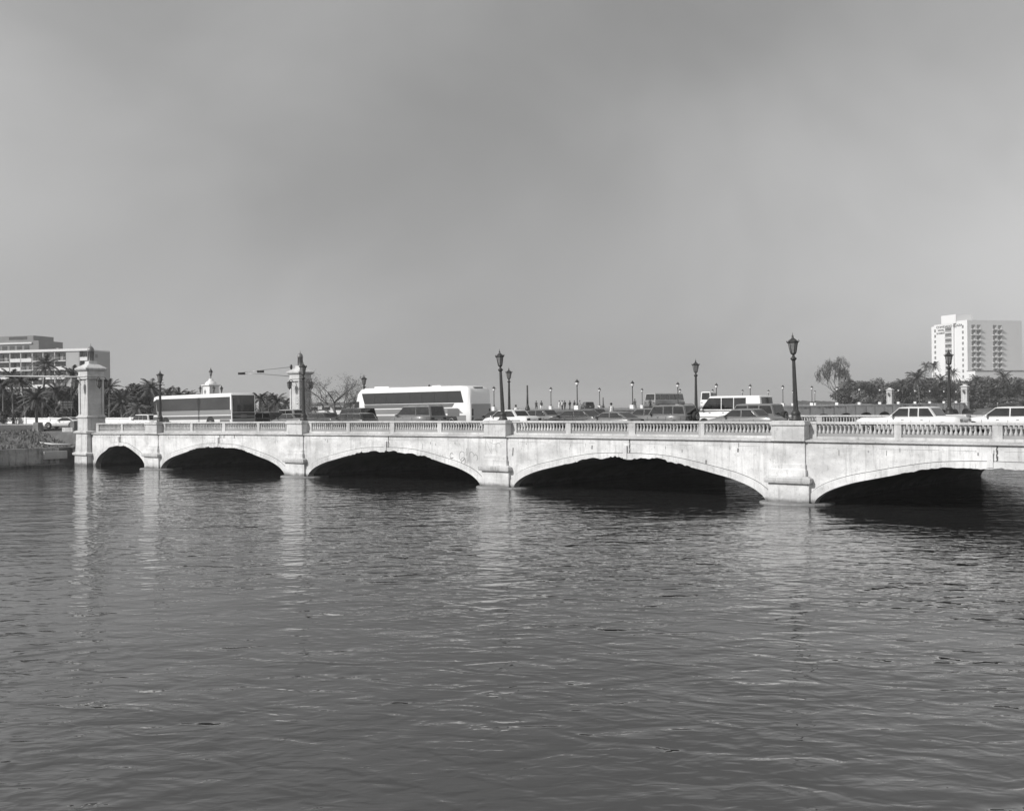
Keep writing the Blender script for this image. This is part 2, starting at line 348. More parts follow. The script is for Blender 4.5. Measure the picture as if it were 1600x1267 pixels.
for k, (x0, x1, rise) in enumerate(SP):
    P = arch_pts(x0, x1, rise)
    # spandrel wall
    cx0 = x0-.7 if k else x0-.6; cx1 = x1+.7
    g = MB(); cols = [(cx0, -1.0), (x0, -1.0)]+[(x, z+jag(x, s, k)) for x, z, s in P]+[(x1, -1.0), (cx1, -1.0)]
    vs = []
    for x, z in cols: vs += [(x, YW, z), (x, YW, zcor(x)), (x, YW+.35, z), (x, YW+.35, zcor(x))]
    fs = []
    for i in range(len(cols)-1):
        a = i*4; b = a+4; fs += [(a, b, b+1, a+1), (a+2, a+3, b+3, b+2)]
    g.add(vs, fs); g.build('spandrel_wall', M['wall'], bridge, BO)
    # ring, standing proud of the wall
    g = MB(); inner = [(x, z+jag(x, s, k), s) for x, z, s in P]; outer = []
    for i, (x, z, s) in enumerate(P):
        a = P[max(i-1, 0)]; b = P[min(i+1, len(P)-1)]; d = Vector((b[0]-a[0], b[1]-a[1])).normalized()
        w = .34+.10*abs(s)**3
        outer.append((max(x0-.45, min(x1+.45, x-d.y*w)), z+d.x*w))
    keep = [i for i, (x, z) in enumerate(outer) if z > .15 and P[i][1] > .02]
    vs = []; fs = []
    for i in keep:
        x, z, s = inner[i]; X, Z = outer[i]; Z = max(Z, z+.05)
        vs += [(x, YW-.06, z), (X, YW-.06, Z), (X, YW+.01, Z), (x, YW+.01, z)]
    for i in range(len(keep)-1):
        a = i*4; b = a+4
        for q in range(4): fs.append((a+q, a+(q+1) % 4, b+(q+1) % 4, b+q))
    g.add(vs, fs); g.build('arch_ring', M['wall'], bridge, BO)
    g = MB(); vs = []; fs = []
    for i in keep:
        X, Z = outer[i]; Z = max(Z, inner[i][1]+.05); vs += [(X, YW-.004, Z-.01), (X, YW-.004, Z+.034)]
    for i in range(len(keep)-1): fs.append((2*i, 2*i+1, 2*i+3, 2*i+2))
    g.add(vs, fs); g.build('ring_joint', RJ, bridge, BO)
    # broken lip and soffit
    g = MB(); vs = []; fs = []
    for x, z, s in P: vs += [(x, YW-.055, z+jag(x, s, k)), (x, YW+.5, z+.35*jag(x, s, k)+.02)]
    for i in range(len(P)-1): fs.append((2*i, 2*i+1, 2*i+3, 2*i+2))
    g.add(vs, fs); g.build('broken_edge', M['broken'], bridge, BO)
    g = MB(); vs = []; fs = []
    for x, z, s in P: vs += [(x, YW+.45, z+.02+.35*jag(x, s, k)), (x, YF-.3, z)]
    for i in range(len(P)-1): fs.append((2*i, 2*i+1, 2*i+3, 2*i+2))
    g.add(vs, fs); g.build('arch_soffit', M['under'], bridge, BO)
    # far face
    g = MB(); vs = []; fs = []
    for x, z in cols: vs += [(x, YF-.35, max(z, -1)), (x, YF-.35, zcor(x))]
    for i in range(len(cols)-1): fs.append((2*i, 2*i+2, 2*i+3, 2*i+1))
    g.add(vs, fs); g.build('far_spandrel_wall', M['wall'], bridge, BO)
    # keystone and the joint beside it
    c = (x0+x1)/2
    g = MB(); g.box(c-.32, c-.06, YW-.10, YW+.02, rise+.04+jag(c, 0, k), zcor(c)-(.35 if k > 1 else .2)); g.build('keystone', M['wall'], bridge, BO)
    g = MB(); zz = rise+.3; pts = []
    for i in range(9): pts.append((c+.10+.03*math.sin(i*2.1+k), zz+(zcor(c)-zz)*i/8))
    for i in range(8): g.box(min(pts[i][0], pts[i+1][0])-.018, max(pts[i][0], pts[i+1][0])+.018, YW-.012, YW+.01, pts[i][1], pts[i+1][1]+.01)
    g.build('expansion_joint', M['crack'], bridge, BO)
    # hairline casting joints and blemishes on the wall
    g = MB(); rnd = random.Random(k*5+1)
    x = x0+.6
    while x < x1-.6:
        z = zcor(x)-.26+.03*noise.noise(Vector((x*.8, k, 0)))
        if rnd.random() < .62: g.box(x, x+.42, YW-.004, YW+.01, z, z+.014)
        x += .42
    tag(g.build('crack', HAIR, bridge, BO), kind='stuff'); g = MB()
    for q in range(9):
        x = rnd.uniform(x0+1, x1-1); z = rnd.uniform(2.55, 3.0)
        g.box(x, x+rnd.uniform(.02, .07), YW-.005, YW+.01, z, z+rnd.uniform(.06, .28))
    tag(g.build('stain', HAIR, bridge, BO), kind='stuff')

def pier_mesh(cx, zt):
    g = MB()
    g.box(cx-.90, cx+.90, 52.74, 79.2, 2.05, zt-1.07)
    g.box(cx-.93, cx+.93, 52.68, 53.6, 1.80, 2.10)
    g.box(cx-.98, cx+.98, 52.62, 53.6, 1.42, 1.83)
    g.box(cx-1.15, cx+1.15, 52.62, 79.4, -1, 1.06)
    return g
for i, cx in enumerate(PIER):
    zt = zrail(cx)+.05
    p = pier_mesh(cx, zt).build('pier', M['wall'], bridge, BO, bevel=.025)
    g = MB(); pr = [(0, 1.0), (-.02, 1.08), (-.16, 1.10), (-.20, 1.22), (-.20, 1.36), (-.06, 1.43), (0, 1.46)]
    vs = []; fs = []
    for d, z in pr: vs += [(cx-1.10+d*1.0, 52.62+d, z), (cx+1.10-d, 52.62+d, z), (cx+1.08-d, 53.5, z), (cx-1.08+d, 53.5, z)]
    for q in range(len(pr)-1):
        for r in range(4): fs.append((q*4+r, q*4+(r+1) % 4, q*4+4+(r+1) % 4, q*4+4+r))
    fs += [(3, 2, 1, 0), tuple((len(pr)-1)*4+r for r in range(4))]
    g.add(vs, fs); g.build('ledge', M['rail'], p, BO)
    g = MB(); g.lathe((cx, 53.6, 0), [(1.75, -1), (1.78, .0), (1.74, .07), (1.6, .09)], 18, False, sx=1.12); g.build('footing', M['wet'], p, BO)
    g = MB()
    for a_, b_, c_, d_, y_ in ((cx-.925, cx-.895, 2.07, zt-1.09, 52.80), (cx-.90, cx+.90, 2.085, 2.10, 52.732), (cx-.93, cx+.93, 1.79, 1.805, 52.672)): g.box(a_, b_, y_, y_+.03, c_, d_)
    tag(g.build('panel_joint', RJ, p, BO), kind='stuff')
    g = MB(); g.box(cx-.93, cx+.93, 52.62, 54.1, zt-1.07, zt-.24); g.build('pedestal', M['wall'], p, BO, bevel=.02)
    g = MB(); g.box(cx-.955, cx+.955, 52.60, 54.12, zt-1.085, zt-1.055); g.build('painted_shadow_line', M['crack'], p, BO)  # dark strip painted in as the shadow line under the pedestal
    g = MB(); g.box(cx-1.0, cx+1.0, 52.54, 54.18, zt-.24, zt-.07); g.box(cx-.94, cx+.94, 52.62, 54.10, zt-.07, zt); g.build('pier_cap', M['rail'], p, BO, bevel=.03)
    g = MB(); g.box(cx-.93, cx+.93, 77.9, 79.3, zt-1.07, zt-.24); g.box(cx-1, cx+1, 77.8, 79.4, zt-.24, zt); g.build('far_pedestal', M['wall'], p, BO)

def sweep(g, prof, xs, ends=True):
    n = len(prof); rs = []
    for x in xs: rs.append([(x, y, zrail(x)+z) for y, z in prof])
    g.rings(rs, ends, False)
RAILP = [(53.20, -.12), (53.20, -.03), (53.24, 0), (53.52, 0), (53.56, -.03), (53.56, -.12)]
PLIN = [(53.22, -.89), (53.22, -.76), (53.54, -.76), (53.54, -.89)]
CORN = [(52.76, -1.07), (52.68, -1.03), (52.68, -.98), (52.78, -.95), (53.14, -.885), (53.5, -.885), (53.5, -1.07)]
def rev(p): return [(132.2-y, z) for y, z in p]
bal_prof = [(.075, 0), (.075, .05), (.05, .07), (.058, .12), (.088, .20), (.085, .27), (.055, .34), (.042, .42), (.05, .50), (.075, .54), (.075, .60), (.06, .64)]
BME = MB().lathe((0, 0, 0), bal_prof, 8, True, R(22.5)).mesh('baluster', M['rail'])
edges = [-97.2]+PIER+[30]
nb = []; farb = []
broken = {3: [(-37.9, 2), (-34.6, 1)]}
railing_near = []
for k in range(6):
    a = edges[k]+(.93 if k else 0); b = edges[k+1]-.93
    g = MB(); xsn = [a+(b-a)*i/16 for i in range(17)]
    sweep(g, RAILP, xsn); sweep(g, PLIN, xsn)
    dies = []
    L_ = b-a; c = (a+b)/2
    if L_ > 12: dies = [(a+.2, .2), (c-4.68, .18), (c, .23), (c+4.68, .18), (b-.12, .12)]
    else: dies = [(a+.2, .25), ((a+b)/2-.2, .18), (b-.12, .12)]
    for dx, w in dies: g.box(dx-w, dx+w, 53.23, 53.53, zrail(dx)-.77, zrail(dx)-.11)
    rl = g.build('balustrade', M['rail'], bridge, BO, bevel=.012)
    g = MB(); sweep(g, CORN, [edges[k]+(.92 if k else -.6)]+xsn+[edges[k+1]-.92]); g.build('cornice', M['rail'], bridge, BO)
    for i in range(len(dies)-1):
        p = dies[i][0]+dies[i][1]; q = dies[i+1][0]-dies[i+1][1]; n = max(3, round((q-p)/.23))
        for j in range(n): nb.append((p+(q-p)*(j+.5)/n, rl))
    # far side
    g = MB(); sweep(g, rev(RAILP), xsn); sweep(g, rev(PLIN), xsn)
    for dx, w in dies: g.box(dx-w, dx+w, 78.67, 78.97, zrail(dx)-.77, zrail(dx)-.11)
    fr = g.build('far_balustrade', M['rail'], bridge, BO)
    g = MB(); sweep(g, rev(CORN), xsn); g.build('far_cornice', M['rail'], bridge, BO)
    g = MB()
    for i in range(len(dies)-1):
        p = dies[i][0]+dies[i][1]; q = dies[i+1][0]-dies[i+1][1]; n = max(3, round((q-p)/.23))
        for j in range(n):
            x = p+(q-p)*(j+.5)/n; g.lathe((x, 78.82, zrail(x)-.765), [(.075, 0), (.05, .07), (.088, .22), (.042, .42), (.075, .54), (.06, .66)], 6)
    tag(g.build('far_baluster', M['rail'], fr, BO), kind='stuff')
vis = [b for b in nb if b[0] < -13.2]; vis.sort(key=lambda b: -b[0])
first = vis[:100]
for x, rl in first:
    o = bpy.data.objects.new('baluster', BME); COL.objects.link(o); o.parent = rl
    o.location = Vector((x, 53.38, zrail(x)-.765))-BO; o.rotation_euler = (0, 0, R(45)*((int(x*97)) % 2))
g = MB(); keep = set(id(b) for b in first)
for b in nb:
    if id(b) not in keep:
        x = b[0]; g.lathe((x, 53.38, zrail(x)-.765), bal_prof, 8, True, R(22.5))
tag(g.build('baluster', M['rail'], bridge, BO), kind='stuff')
# deck slab and abutment
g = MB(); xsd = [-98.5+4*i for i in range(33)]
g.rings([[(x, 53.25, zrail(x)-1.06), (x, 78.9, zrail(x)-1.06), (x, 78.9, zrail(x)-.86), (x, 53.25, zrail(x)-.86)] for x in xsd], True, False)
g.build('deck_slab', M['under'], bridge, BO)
g = MB(); g.box(-100.4, -97.25, 53.4, 78.9, -1, zrail(-98)-1.0); g.build('abutment', M['wall'], bridge, BO)
# spray paint on the third arch's spandrel
def scribble(strokes, y=YW-.006, w=.02):
    g = MB()
    for st in strokes:
        for i in range(len(st)-1):
            a = Vector((st[i][0], y, st[i][1])); b = Vector((st[i+1][0], y, st[i+1][1])); d = (b-a).normalized(); nrm = Vector((-d.z, 0, d.x))*w
            g.slab([a-nrm-d*w*.5, b-nrm+d*w*.5, b+nrm+d*w*.5, a+nrm-d*w*.5], (0, .008, 0))
    return g
def arc(cx, cz, r, a0, a1, n=10, e=1.2): return [(cx+r*math.cos(R(a0+(a1-a0)*i/n)), cz+r*e*math.sin(R(a0+(a1-a0)*i/n))) for i in range(n+1)]
gx = x_at(722, YW, 710)
st = [arc(gx, 1.98, .26, 40, 330), arc(gx+.1, 1.66, .20, 180, 520), [(gx-.12, 1.5), (gx+.25, 1.85)], [(gx+.42, 2.0), (gx+.42, 2.5)], arc(gx+.85, 2.0, .22, 200, 20), arc(gx+1.2, 1.9, .18, 160, -60),
      arc(gx-.95, 1.98, .16, 30, 330), [(gx-1.1, 1.85), (gx-.8, 1.85)], [(gx-1.1, 1.72), (gx-.85, 1.68)], [(gx-2.05, 2.1), (gx-1.95, 1.78), (gx-1.8, 2.0)], [(gx-3.7, 2.35), (gx-3.68, 2.75)], [(gx-2.9, 2.0), (gx-2.88, 2.15)]]
tag(scribble(st).build('graffiti', M['paint'], bridge, BO), 'faint sprayed scribbles')
px_ = PIER[2]
tag(scribble([[(px_-.86, 2.15), (px_-.86, 3.15)], [(px_-.84, 3.0), (px_-.4, 2.2), (px_-.3, 3.1)], [(px_-.7, 3.0), (px_-.1, 2.8), (px_+.6, 3.0)], arc(px_+.2, 2.6, .25, 0, 250)], 52.734, .009).build('graffiti', M['paint'], bridge, BO))
g = MB(); g.lathe((0, 0, 0), [(.17, -.004), (.12, 0)], 9, False)
st_ = []
for (qx, qz, r) in ((x_at(801, YW, 712), 2.35, .17), (x_at(1103, YW, 721), 2.05, .07), (x_at(925, YW, 704), 2.75, .06), (x_at(1153, YW, 706), 2.75, .06), (x_at(350, YW, 688), 3.0, .08), (x_at(366, YW, 688), 3.0, .08)):
    st_.append([(qx, qz-r*1.4), (qx+r*.3, qz+r*1.4)])
scribble(st_, w=.05).build('rust_stain', mat('rust_stain', .22, .9, .4, (6, 6, 6)), bridge, BO)

# ------------------------------------------------------------------ pylons (square lamp towers)
def wall_lantern(parent, M_, ang, z, d0, s=1):
    c, sn = math.cos(ang), math.sin(ang)
    def P(r, h): return (c*r, sn*r, h)
    g = MB(); g.tube([P(d0-.02, z+.35*s), P(d0+.2*s, z+.62*s), P(d0+.45*s, z+.66*s), P(d0+.52*s, z+.5*s)], .03*s, 5); g.tube([P(d0, z-.05*s), P(d0+.2*s, z+.12*s), P(d0+.3*s, z+.4*s)], .02*s, 4)
    x, y, _ = P(d0+.52*s, 0)
    g.lathe((x, y, z), [(.30*s, .28*s), (.27*s, .34*s), (.08*s, .5*s), (.02*s, .58*s)], 6)
    g.lathe((x, y, z), [(.02*s, -.46*s), (.06*s, -.36*s), (.16*s, -.30*s), (.17*s, -.27*s)], 6)
    for i in range(6):
        a = i*math.pi/3; g.tube([(x+.17*s*math.cos(a), y+.17*s*math.sin(a), z-.28*s), (x+.27*s*math.cos(a), y+.27*s*math.sin(a), z+.29*s)], .022*s, 4)
    b = g.build('wall_lantern', M['iron2'], parent)
    MB().lathe((x, y, z), [(.15*s, -.27*s), (.24*s, .27*s)], 6, False).build('lantern_glass', M['lglass'], b)
def pylon(name, label, x, y, z0, base=True, sc=1, lod=0, group=None):
    t = empty(name, (x, y, z0), 0, label, 'tower', group); t.scale = (sc,)*3
    g = MB()
    if base:
        g.sq((0, 0, 0), [(1.17, -1), (1.14, 1.0)]); g.sq((0, 0, 0), [(1.10, 1.0), (1.02, 3.2)])
        g.sq((0, 0, 0), [(.93, 3.2), (.92, 4.5)]); g.build('base', M['tower'], t, bevel=.02)
        g = MB(); g.sq((0, 0, 0), [(1.27, 1.0), (1.30, 1.05), (1.30, 1.2), (1.12, 1.3)]); g.build('ledge', M['tower'], t); g = MB(); g.sq((0, 0, 0), [(1.15, 3.08), (1.2, 3.12), (1.2, 3.26), (.95, 3.36)]); g.build('ledge', M['tower'], t)
    else:
        g.sq((0, 0, 0), [(.93, 2.8), (.92, 4.5)]); g.build('base', M['tower'], t)
    g = MB(); g.sq((0, 0, 0), [(.93, 4.49), (1.02, 4.56), (1.02, 4.66), (.88, 4.78), (.86, 4.87)]); g.build('shaft_foot', M['tower'], t)
    g = MB(); g.sq((0, 0, 0), [(.75, 4.87), (.75, 8.25)])
    for sx in (-1, 1):
        for sy in (-1, 1): g.box(sx*.62 if sx > 0 else -.85, .85 if sx > 0 else -.62, sy*.62 if sy > 0 else -.85, .85 if sy > 0 else -.62, 4.87, 8.2)
    g.build('shaft', M['tower'], t, bevel=.015)
    g = MB(); g.sq((0, 0, 0), [(.85, 8.2), (.92, 8.24), (.92, 8.32), (.88, 8.36), (.88, 8.44), (.95, 8.48), (.95, 8.54), (.85, 8.58), (.85, 8.95), (.95, 9.02), (1.06, 9.12), (1.1, 9.2), (1.1, 9.28), (1.02, 9.31)]); g.build('cornice', M['tower'], t)
    g = MB(); g.sq((0, 0, 0), [(1.04, 9.30), (.85, 9.44), (.6, 9.6), (.42, 9.72), (.40, 9.95), (.3, 9.97)]); g.build('cap', M['tower'], t)
    if lod < 2:
        g = MB(); g.lathe((0, 0, 0), [(.30, 9.96), (.27, 10.02), (.25, 10.84), (.33, 10.87), (.33, 10.95), (.31, 11.10), (.24, 11.26), (.12, 11.37), (.04, 11.42), (.02, 11.62), (.005, 11.7)], 10)
        lt = g.build('roof_lantern', M['mid'], t)
        g = MB()
        for i in range(8): a = i*math.pi/4; g.tube([(.27*math.cos(a), .27*math.sin(a), 10), (.27*math.cos(a), .27*math.sin(a), 10.86)], .025, 4)
        g.build('lantern_bar', M['iron'], lt)
        for a in (0, 90, 180, 270): wall_lantern(t, M, R(a), 7.75, 1.0)
    else:
        MB().lathe((0, 0, 0), [(.2, 9.96), (.16, 10.4), (.3, 10.5), (.05, 10.9)], 6).build('roof_lantern', M['iron'], t)
        for a in (0, -90): wall_lantern(t, M, R(a), 7.7, .8, 1)
    return t
tx = x_at(136.6, 52.57, 620)
pylon('lamp_pylon', 'tall square stucco pylon with domed lantern rising from the water at the left bridge end', tx-.85, 53.42, 0)
pylon('lamp_pylon', 'pale lamp pylon behind the traffic, beside the bare tree', x_at(467, 76.3, 600)-.85, 77.2, 0)
def far_pt(px, Z): p = at_depth(px, 640, Z); return p.x, p.y
x, y = far_pt(1391, 354); pylon('lamp_pylon', 'small distant white lamp pylon before the trees, left of the broad dark palm', x, y, -.2, False, 1.0, 2, 'distant white pylons')
x, y = far_pt(1508, 357); pylon('lamp_pylon', 'small distant white lamp pylon below the white high-rise hotel', x, y, -.4, False, 1.12, 2, 'distant white pylons')
# domed pylon above the dark coach, with lamps on posts around it
x, y = far_pt(330, 205)
t = empty('domed_pylon', (x, y, 3.3), 0, 'white domed pylon ringed by black lanterns rising above the striped coach roof', 'tower')
zs = z_at(330, 602, 205)-3.3
g = MB(); g.sq((0, 0, 0), [(1.3, 0), (1.25, zs-2.2), (1.05, zs-2.2), (1.0, zs-.15)]); g.build('shaft', M['farw'], t)
g = MB(); g.sq((0, 0, 0), [(1.0, zs-.2), (1.3, zs-.05), (1.3, zs+.1), (1.2, zs+.12)]); g.build('cornice', M['farw'], t)
g = MB(); g.lathe((0, 0, 0), [(1.2, zs+.1), (1.1, zs+.35), (.8, zs+.7), (.45, zs+.9), (.4, zs+1.2), (.12, zs+1.25)], 8); g.build('dome', M['farw'], t)
def small_lantern(parent, x, y, z, s=1):
    g = MB(); g.lathe((x, y, z), [(.10*s, 0), (.06*s, .2*s), (.08*s, .5*s), (.2*s, .6*s), (.16*s, .66*s)], 6); g.lathe((x, y, z), [(.42*s, 1.25*s), (.34*s, 1.35*s), (.1*s, 1.7*s), (.03*s, 2.0*s)], 6)
    o = g.build('lantern', M['iron'], parent); MB().lathe((x, y, z), [(.16*s, .66*s), (.3*s, 1.25*s)], 6).build('lantern_glass', M['lglass'], o)
small_lantern(t, 0, 0, zs+1.2, 1.05)
for a in (0, 90, 180, 270):
    ax, ay = 2.0*math.cos(R(a-20)), 2.0*math.sin(R(a-20)); zz = zs-1.7
    MB().tube([(ax*.5, ay*.5, zz-.6), (ax*.8, ay*.8, zz-.7), (ax, ay, zz)], .07, 5).build('bracket', M['iron'], t)
    small_lantern(t, ax, ay, zz, .85)

# ------------------------------------------------------------------ street lamps on the bridge piers
def make_post():
    t = empty('street_lamp', (0, 0, 0))
    g = MB(); g.lathe((0, 0, 0), [(.30, 0), (.30, .10), (.24, .14), (.23, .34), (.26, .38), (.20, .46), (.15, .56)], 12); g.build('base', M['iron'], t)
    g = MB(); prof = []
    n = 24; rs = []
    for r, z in ((.135, .54), (.12, 1.4), (.105, 2.2), (.085, 3.20)):
        rs.append([(r*(1 if i % 2 else .86)*math.cos(2*math.pi*i/n), r*(1 if i % 2 else .86)*math.sin(2*math.pi*i/n), z) for i in range(n)])
    g.rings(rs, True, False); g.build('post', M['iron'], t)
    g = MB(); g.lathe((0, 0, 0), [(.10, 3.18), (.16, 3.24), (.17, 3.30), (.11, 3.34), (.07, 3.40), (.06, 3.47), (.13, 3.52), (.15, 3.56), (.14, 3.58)], 10); g.build('collar', M['iron'], t)
    g = MB()
    for i in range(6):
        a = i*math.pi/3+R(15); ca, sa = math.cos(a), math.sin(a)
        g.tube([(.145*ca, .145*sa, 3.57), (.255*ca, .255*sa, 4.14)], .02, 4)
        g.tube([(.27*ca, .27*sa, 4.12), (.33*ca, .33*sa, 4.19), (.30*ca, .30*sa, 4.27)], [.03, .025, .008], 4)
    g.lathe((0, 0, 0), [(.26, 4.10), (.30, 4.14), (.30, 4.18), (.24, 4.22), (.12, 4.32), (.07, 4.36), (.05, 4.42), (.06, 4.46), (.02, 4.52), (.006, 4.66)], 6, False, R(15))
    lf = g.build('lantern', M['iron'], t)
    MB().lathe((0, 0, 0), [(.14, 3.57), (.245, 4.12)], 6, False, R(15)).build('lantern_glass', M['lglass'], lf)
    MB().tube([(0, 0, 3.57), (0, 0, 3.85)], .04, 6).build('bulb', M['globe'], lf)
    return t
post = make_post()
lab = ['short-looking ornate lamp post on the leftmost pier, in front of the striped coach', 'ornate lamp post standing in front of the far pale pylon', 'ornate dark lamp post leaning left, on the pier beside the spray painted arch',
       'tallest ornate dark lamp post, on the pier beside the suv with a spare wheel', 'ornate lamp post on the pier at the far right end']
for i, (cx, ln) in enumerate(zip(PIER[:4], (-.8, .6, 3.2, 2.0))):
    o = place(post, i > 0, (cx+(.08, -.02, .12, .10)[3-i]*.8-.0, 53.5, zrail(cx)+.05), R(10*i), lab[i], 'street lamp', 'ornate lamps on the near piers')
    o.rotation_euler = (0, R(-ln), R(0)); o.rotation_euler.z = 0
flab = ['ornate lamp whose lantern shows just above the front of the white coach', 'ornate lamp right behind the leaning one, across the road', 'ornate lamp rising behind the windscreen of the white van', 'ornate lamp behind the pale sedan, against the white hotel']
for i, px in enumerate((569, 795.5, 1087.5, 1483)):
    yy = 78.6; xx = x_at(px, yy, 620)
    place(post, True, (xx, yy, zrail(xx)+.05), R(20), flab[i], 'street lamp', 'ornate lamps on the far parapet')

# ------------------------------------------------------------------ causeway bridge beyond
def A(n, off=0): return Vector((-89.7-1.83*n-off*.993, 119.3+16.1*n-off*.113*1, 0))
ZD = 4.35
def ZC(n): return ZD
cw = empty('causeway_bridge', (-100, 200, 0), label='low grey arched causeway running away from the bridge to the far trees', cat='bridge'); CO = Vector((-100, 200, 0))
g = MB(); gs = MB(); gk = MB()
for k in range(-2, 16):
    p0, p1 = A(k), A(k+1); d = (p1-p0)
    arch = k >= 4
    cols = [(0, 0 if not arch else -1)]
    for i in range(17):
        s = -1+2*i/16; u = .08+.84*(i/16); cols.append((u, 2.75*math.sqrt(max(0, 1-abs(s)**2.4)) if arch else -1))
    cols.append((1, -1)); vs = []; fs = []
    for u, z in cols:
        q = p0+d*u; vs += [(q.x, q.y, z if z > 0 else -1), (q.x, q.y, ZD)]
    for i in range(len(cols)-1): fs.append((2*i, 2*i+2, 2*i+3, 2*i+1))
    g.add(vs, fs)
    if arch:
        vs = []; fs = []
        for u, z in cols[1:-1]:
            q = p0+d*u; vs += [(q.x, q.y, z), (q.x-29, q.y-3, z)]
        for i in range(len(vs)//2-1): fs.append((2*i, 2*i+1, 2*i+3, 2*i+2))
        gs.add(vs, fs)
        q = p0+d*.5; gk.cbox((q.x+.1, q.y, (2.75+ZD)/2), .3, .3, .62, (1, 0, 0), (0, 1, 0))
    g.cbox((p0.x+.1, p0.y, 2.1), .28, .8, 2.1)
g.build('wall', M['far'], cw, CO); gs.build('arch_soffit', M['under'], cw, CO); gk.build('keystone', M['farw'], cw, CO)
g = MB(); p, q = A(-2.2), A(16)
g.slab([(p.x, p.y, ZD), (q.x, q.y, ZD), (q.x-29, q.y-3, ZD), (p.x-29, p.y-3, ZD)], (0, 0, -.5)); g.build('deck', M['walk'], cw, CO)
g = MB()
g.slab([(p.x-4, p.y, ZD+.004), (q.x-4, q.y, ZD+.004), (q.x-25, q.y-2, ZD+.004), (p.x-25, p.y-2, ZD+.004)], (0, 0, -.05)); tag(g.build('causeway_road', M['asphalt']), 'asphalt on the causeway', kind='structure')
g = MB()
for off, h in ((0.0, .28), (28.6, .28)):
    a, b = A(-2.2, off), A(16, off); w = Vector((.2, 0, 0))
    g.slab([a-w+Vector((0, 0, ZD)), b-w+Vector((0, 0, ZD)), b+w+Vector((0, 0, ZD)), a+w+Vector((0, 0, ZD))], (0, 0, h))
g.build('kerb_wall', M['far'], cw, CO)
# globe lamps in two rows
def make_globe():
    t = empty('globe_lamp', (0, 0, 0))
    MB().box(-.33, .33, -.33, .33, .15, .95).build('pedestal', M['farw'], t, bevel=.03)
    MB().lathe((0, 0, 0), [(.16, .95), (.12, 1.15), (.075, 1.3), (.06, 3.6), (.11, 3.66), (.08, 3.72)], 8).build('post', M['iron'], t)
    MB().lathe((0, 0, 0), [(.13, 3.72), (.22, 3.86), (.24, 4.05), (.20, 4.2)], 8).build('globe', M['globe'], t)
    MB().lathe((0, 0, 0), [(.33, 4.16), (.30, 4.22), (.16, 4.4), (.05, 4.5), (.02, 4.62)], 8).build('hood', M['iron'], t)
    return t
gl = make_globe()
pxA = [902, 988.5, 1059.4, 1119.7, 1172.5, 1223.5, 1268.8, 1308, 1343, 1375, 1404, 1430, 1453, 1475, 1494]
for n, px in enumerate(pxA):
    # on the causeway edge, where the sight line meets it
    d = ray(px, 632); best = None
    a = A(0, .35); dirn = A(1, .35)-a
    den = d.x*dirn.y-d.y*dirn.x; s_ = (a.x*dirn.y-a.y*dirn.x)/den; q = d*s_
    place(gl, n > 0, (q.x, q.y, ZD-.1), 0, ORD[n]+' globe lamp from the left in the taller near row on the causeway edge', 'street lamp', 'globe lamps along the near causeway edge')
pxB = [772, 861, 937, 1003.5, 1062.8, 1113.7, 1160.5, 1201, 1239, 1273.5]
for n, px in enumerate(pxB):
    q = at_depth(px, 632, 180+12.5*n)
    place(gl, True, (q.x, q.y, ZD-.1), 0, ORD[n]+' globe lamp from the left in the smaller far row on the causeway', 'street lamp', 'globe lamps along the far causeway edge', .93)
for px, top, Z, lb in ((824.3, 602, 150, 'plain dark pole without a lamp, right of the two ornate posts'), (942.5, 621, 260, 'thin distant pole beside a globe lamp at the sea horizon')):
    p = at_depth(px, 640, Z); zt = z_at(px, top, Z)
    t = empty('pole', (p.x, p.y, ZD), 0, lb, 'pole')
    MB().tube([(0, 0, 0), (0, 0, zt-ZD)], [.16, .10], 8).build('shaft', M['iron'], t); MB().lathe((0, 0, 0), [(.4, 0), (.34, .5), (.18, .9), (.12, 1.3)], 8).build('base', M['iron'], t)

# ------------------------------------------------------------------ road vehicles
WHL = {}
def wheel(parent, x, y, z, r=.32, w=.2, side=-1, name='wheel'):
    if r not in WHL:
        a = MB()
        n = 20; rs = []
        for rr, yy in ((r*.6, -w/2), (r*.96, -w/2), (r, -w*.3), (r, w*.3), (r*.96, w/2), (r*.6, w/2)):
            rs.append([(rr*math.cos(2*math.pi*i/n), yy, rr*math.sin(2*math.pi*i/n)) for i in range(n)])
        a.rings(rs, True, True)
        b = MB(); rs = []
        for rr, yy in ((r*.62, -w/2-.012), (r*.55, -w/2-.02), (r*.3, -w/2+.03), (r*.18, -w/2-.02), (.02, -w/2-.03)):
            rs.append([(rr*math.cos(2*math.pi*i/12), yy, rr*math.sin(2*math.pi*i/12)) for i in range(12)])
        b.rings(rs, True, True)
        WHL[r] = (a.mesh('tyre', M['tyre']), b.mesh('rim', M['rim']))
    o = bpy.data.objects.new(name, WHL[r][0]); COL.objects.link(o); o.parent = parent; o.location = (x, y, z)
    if side > 0: o.rotation_euler = (0, 0, math.pi)
    q = bpy.data.objects.new('rim', WHL[r][1]); COL.objects.link(q); q.parent = o
    return o

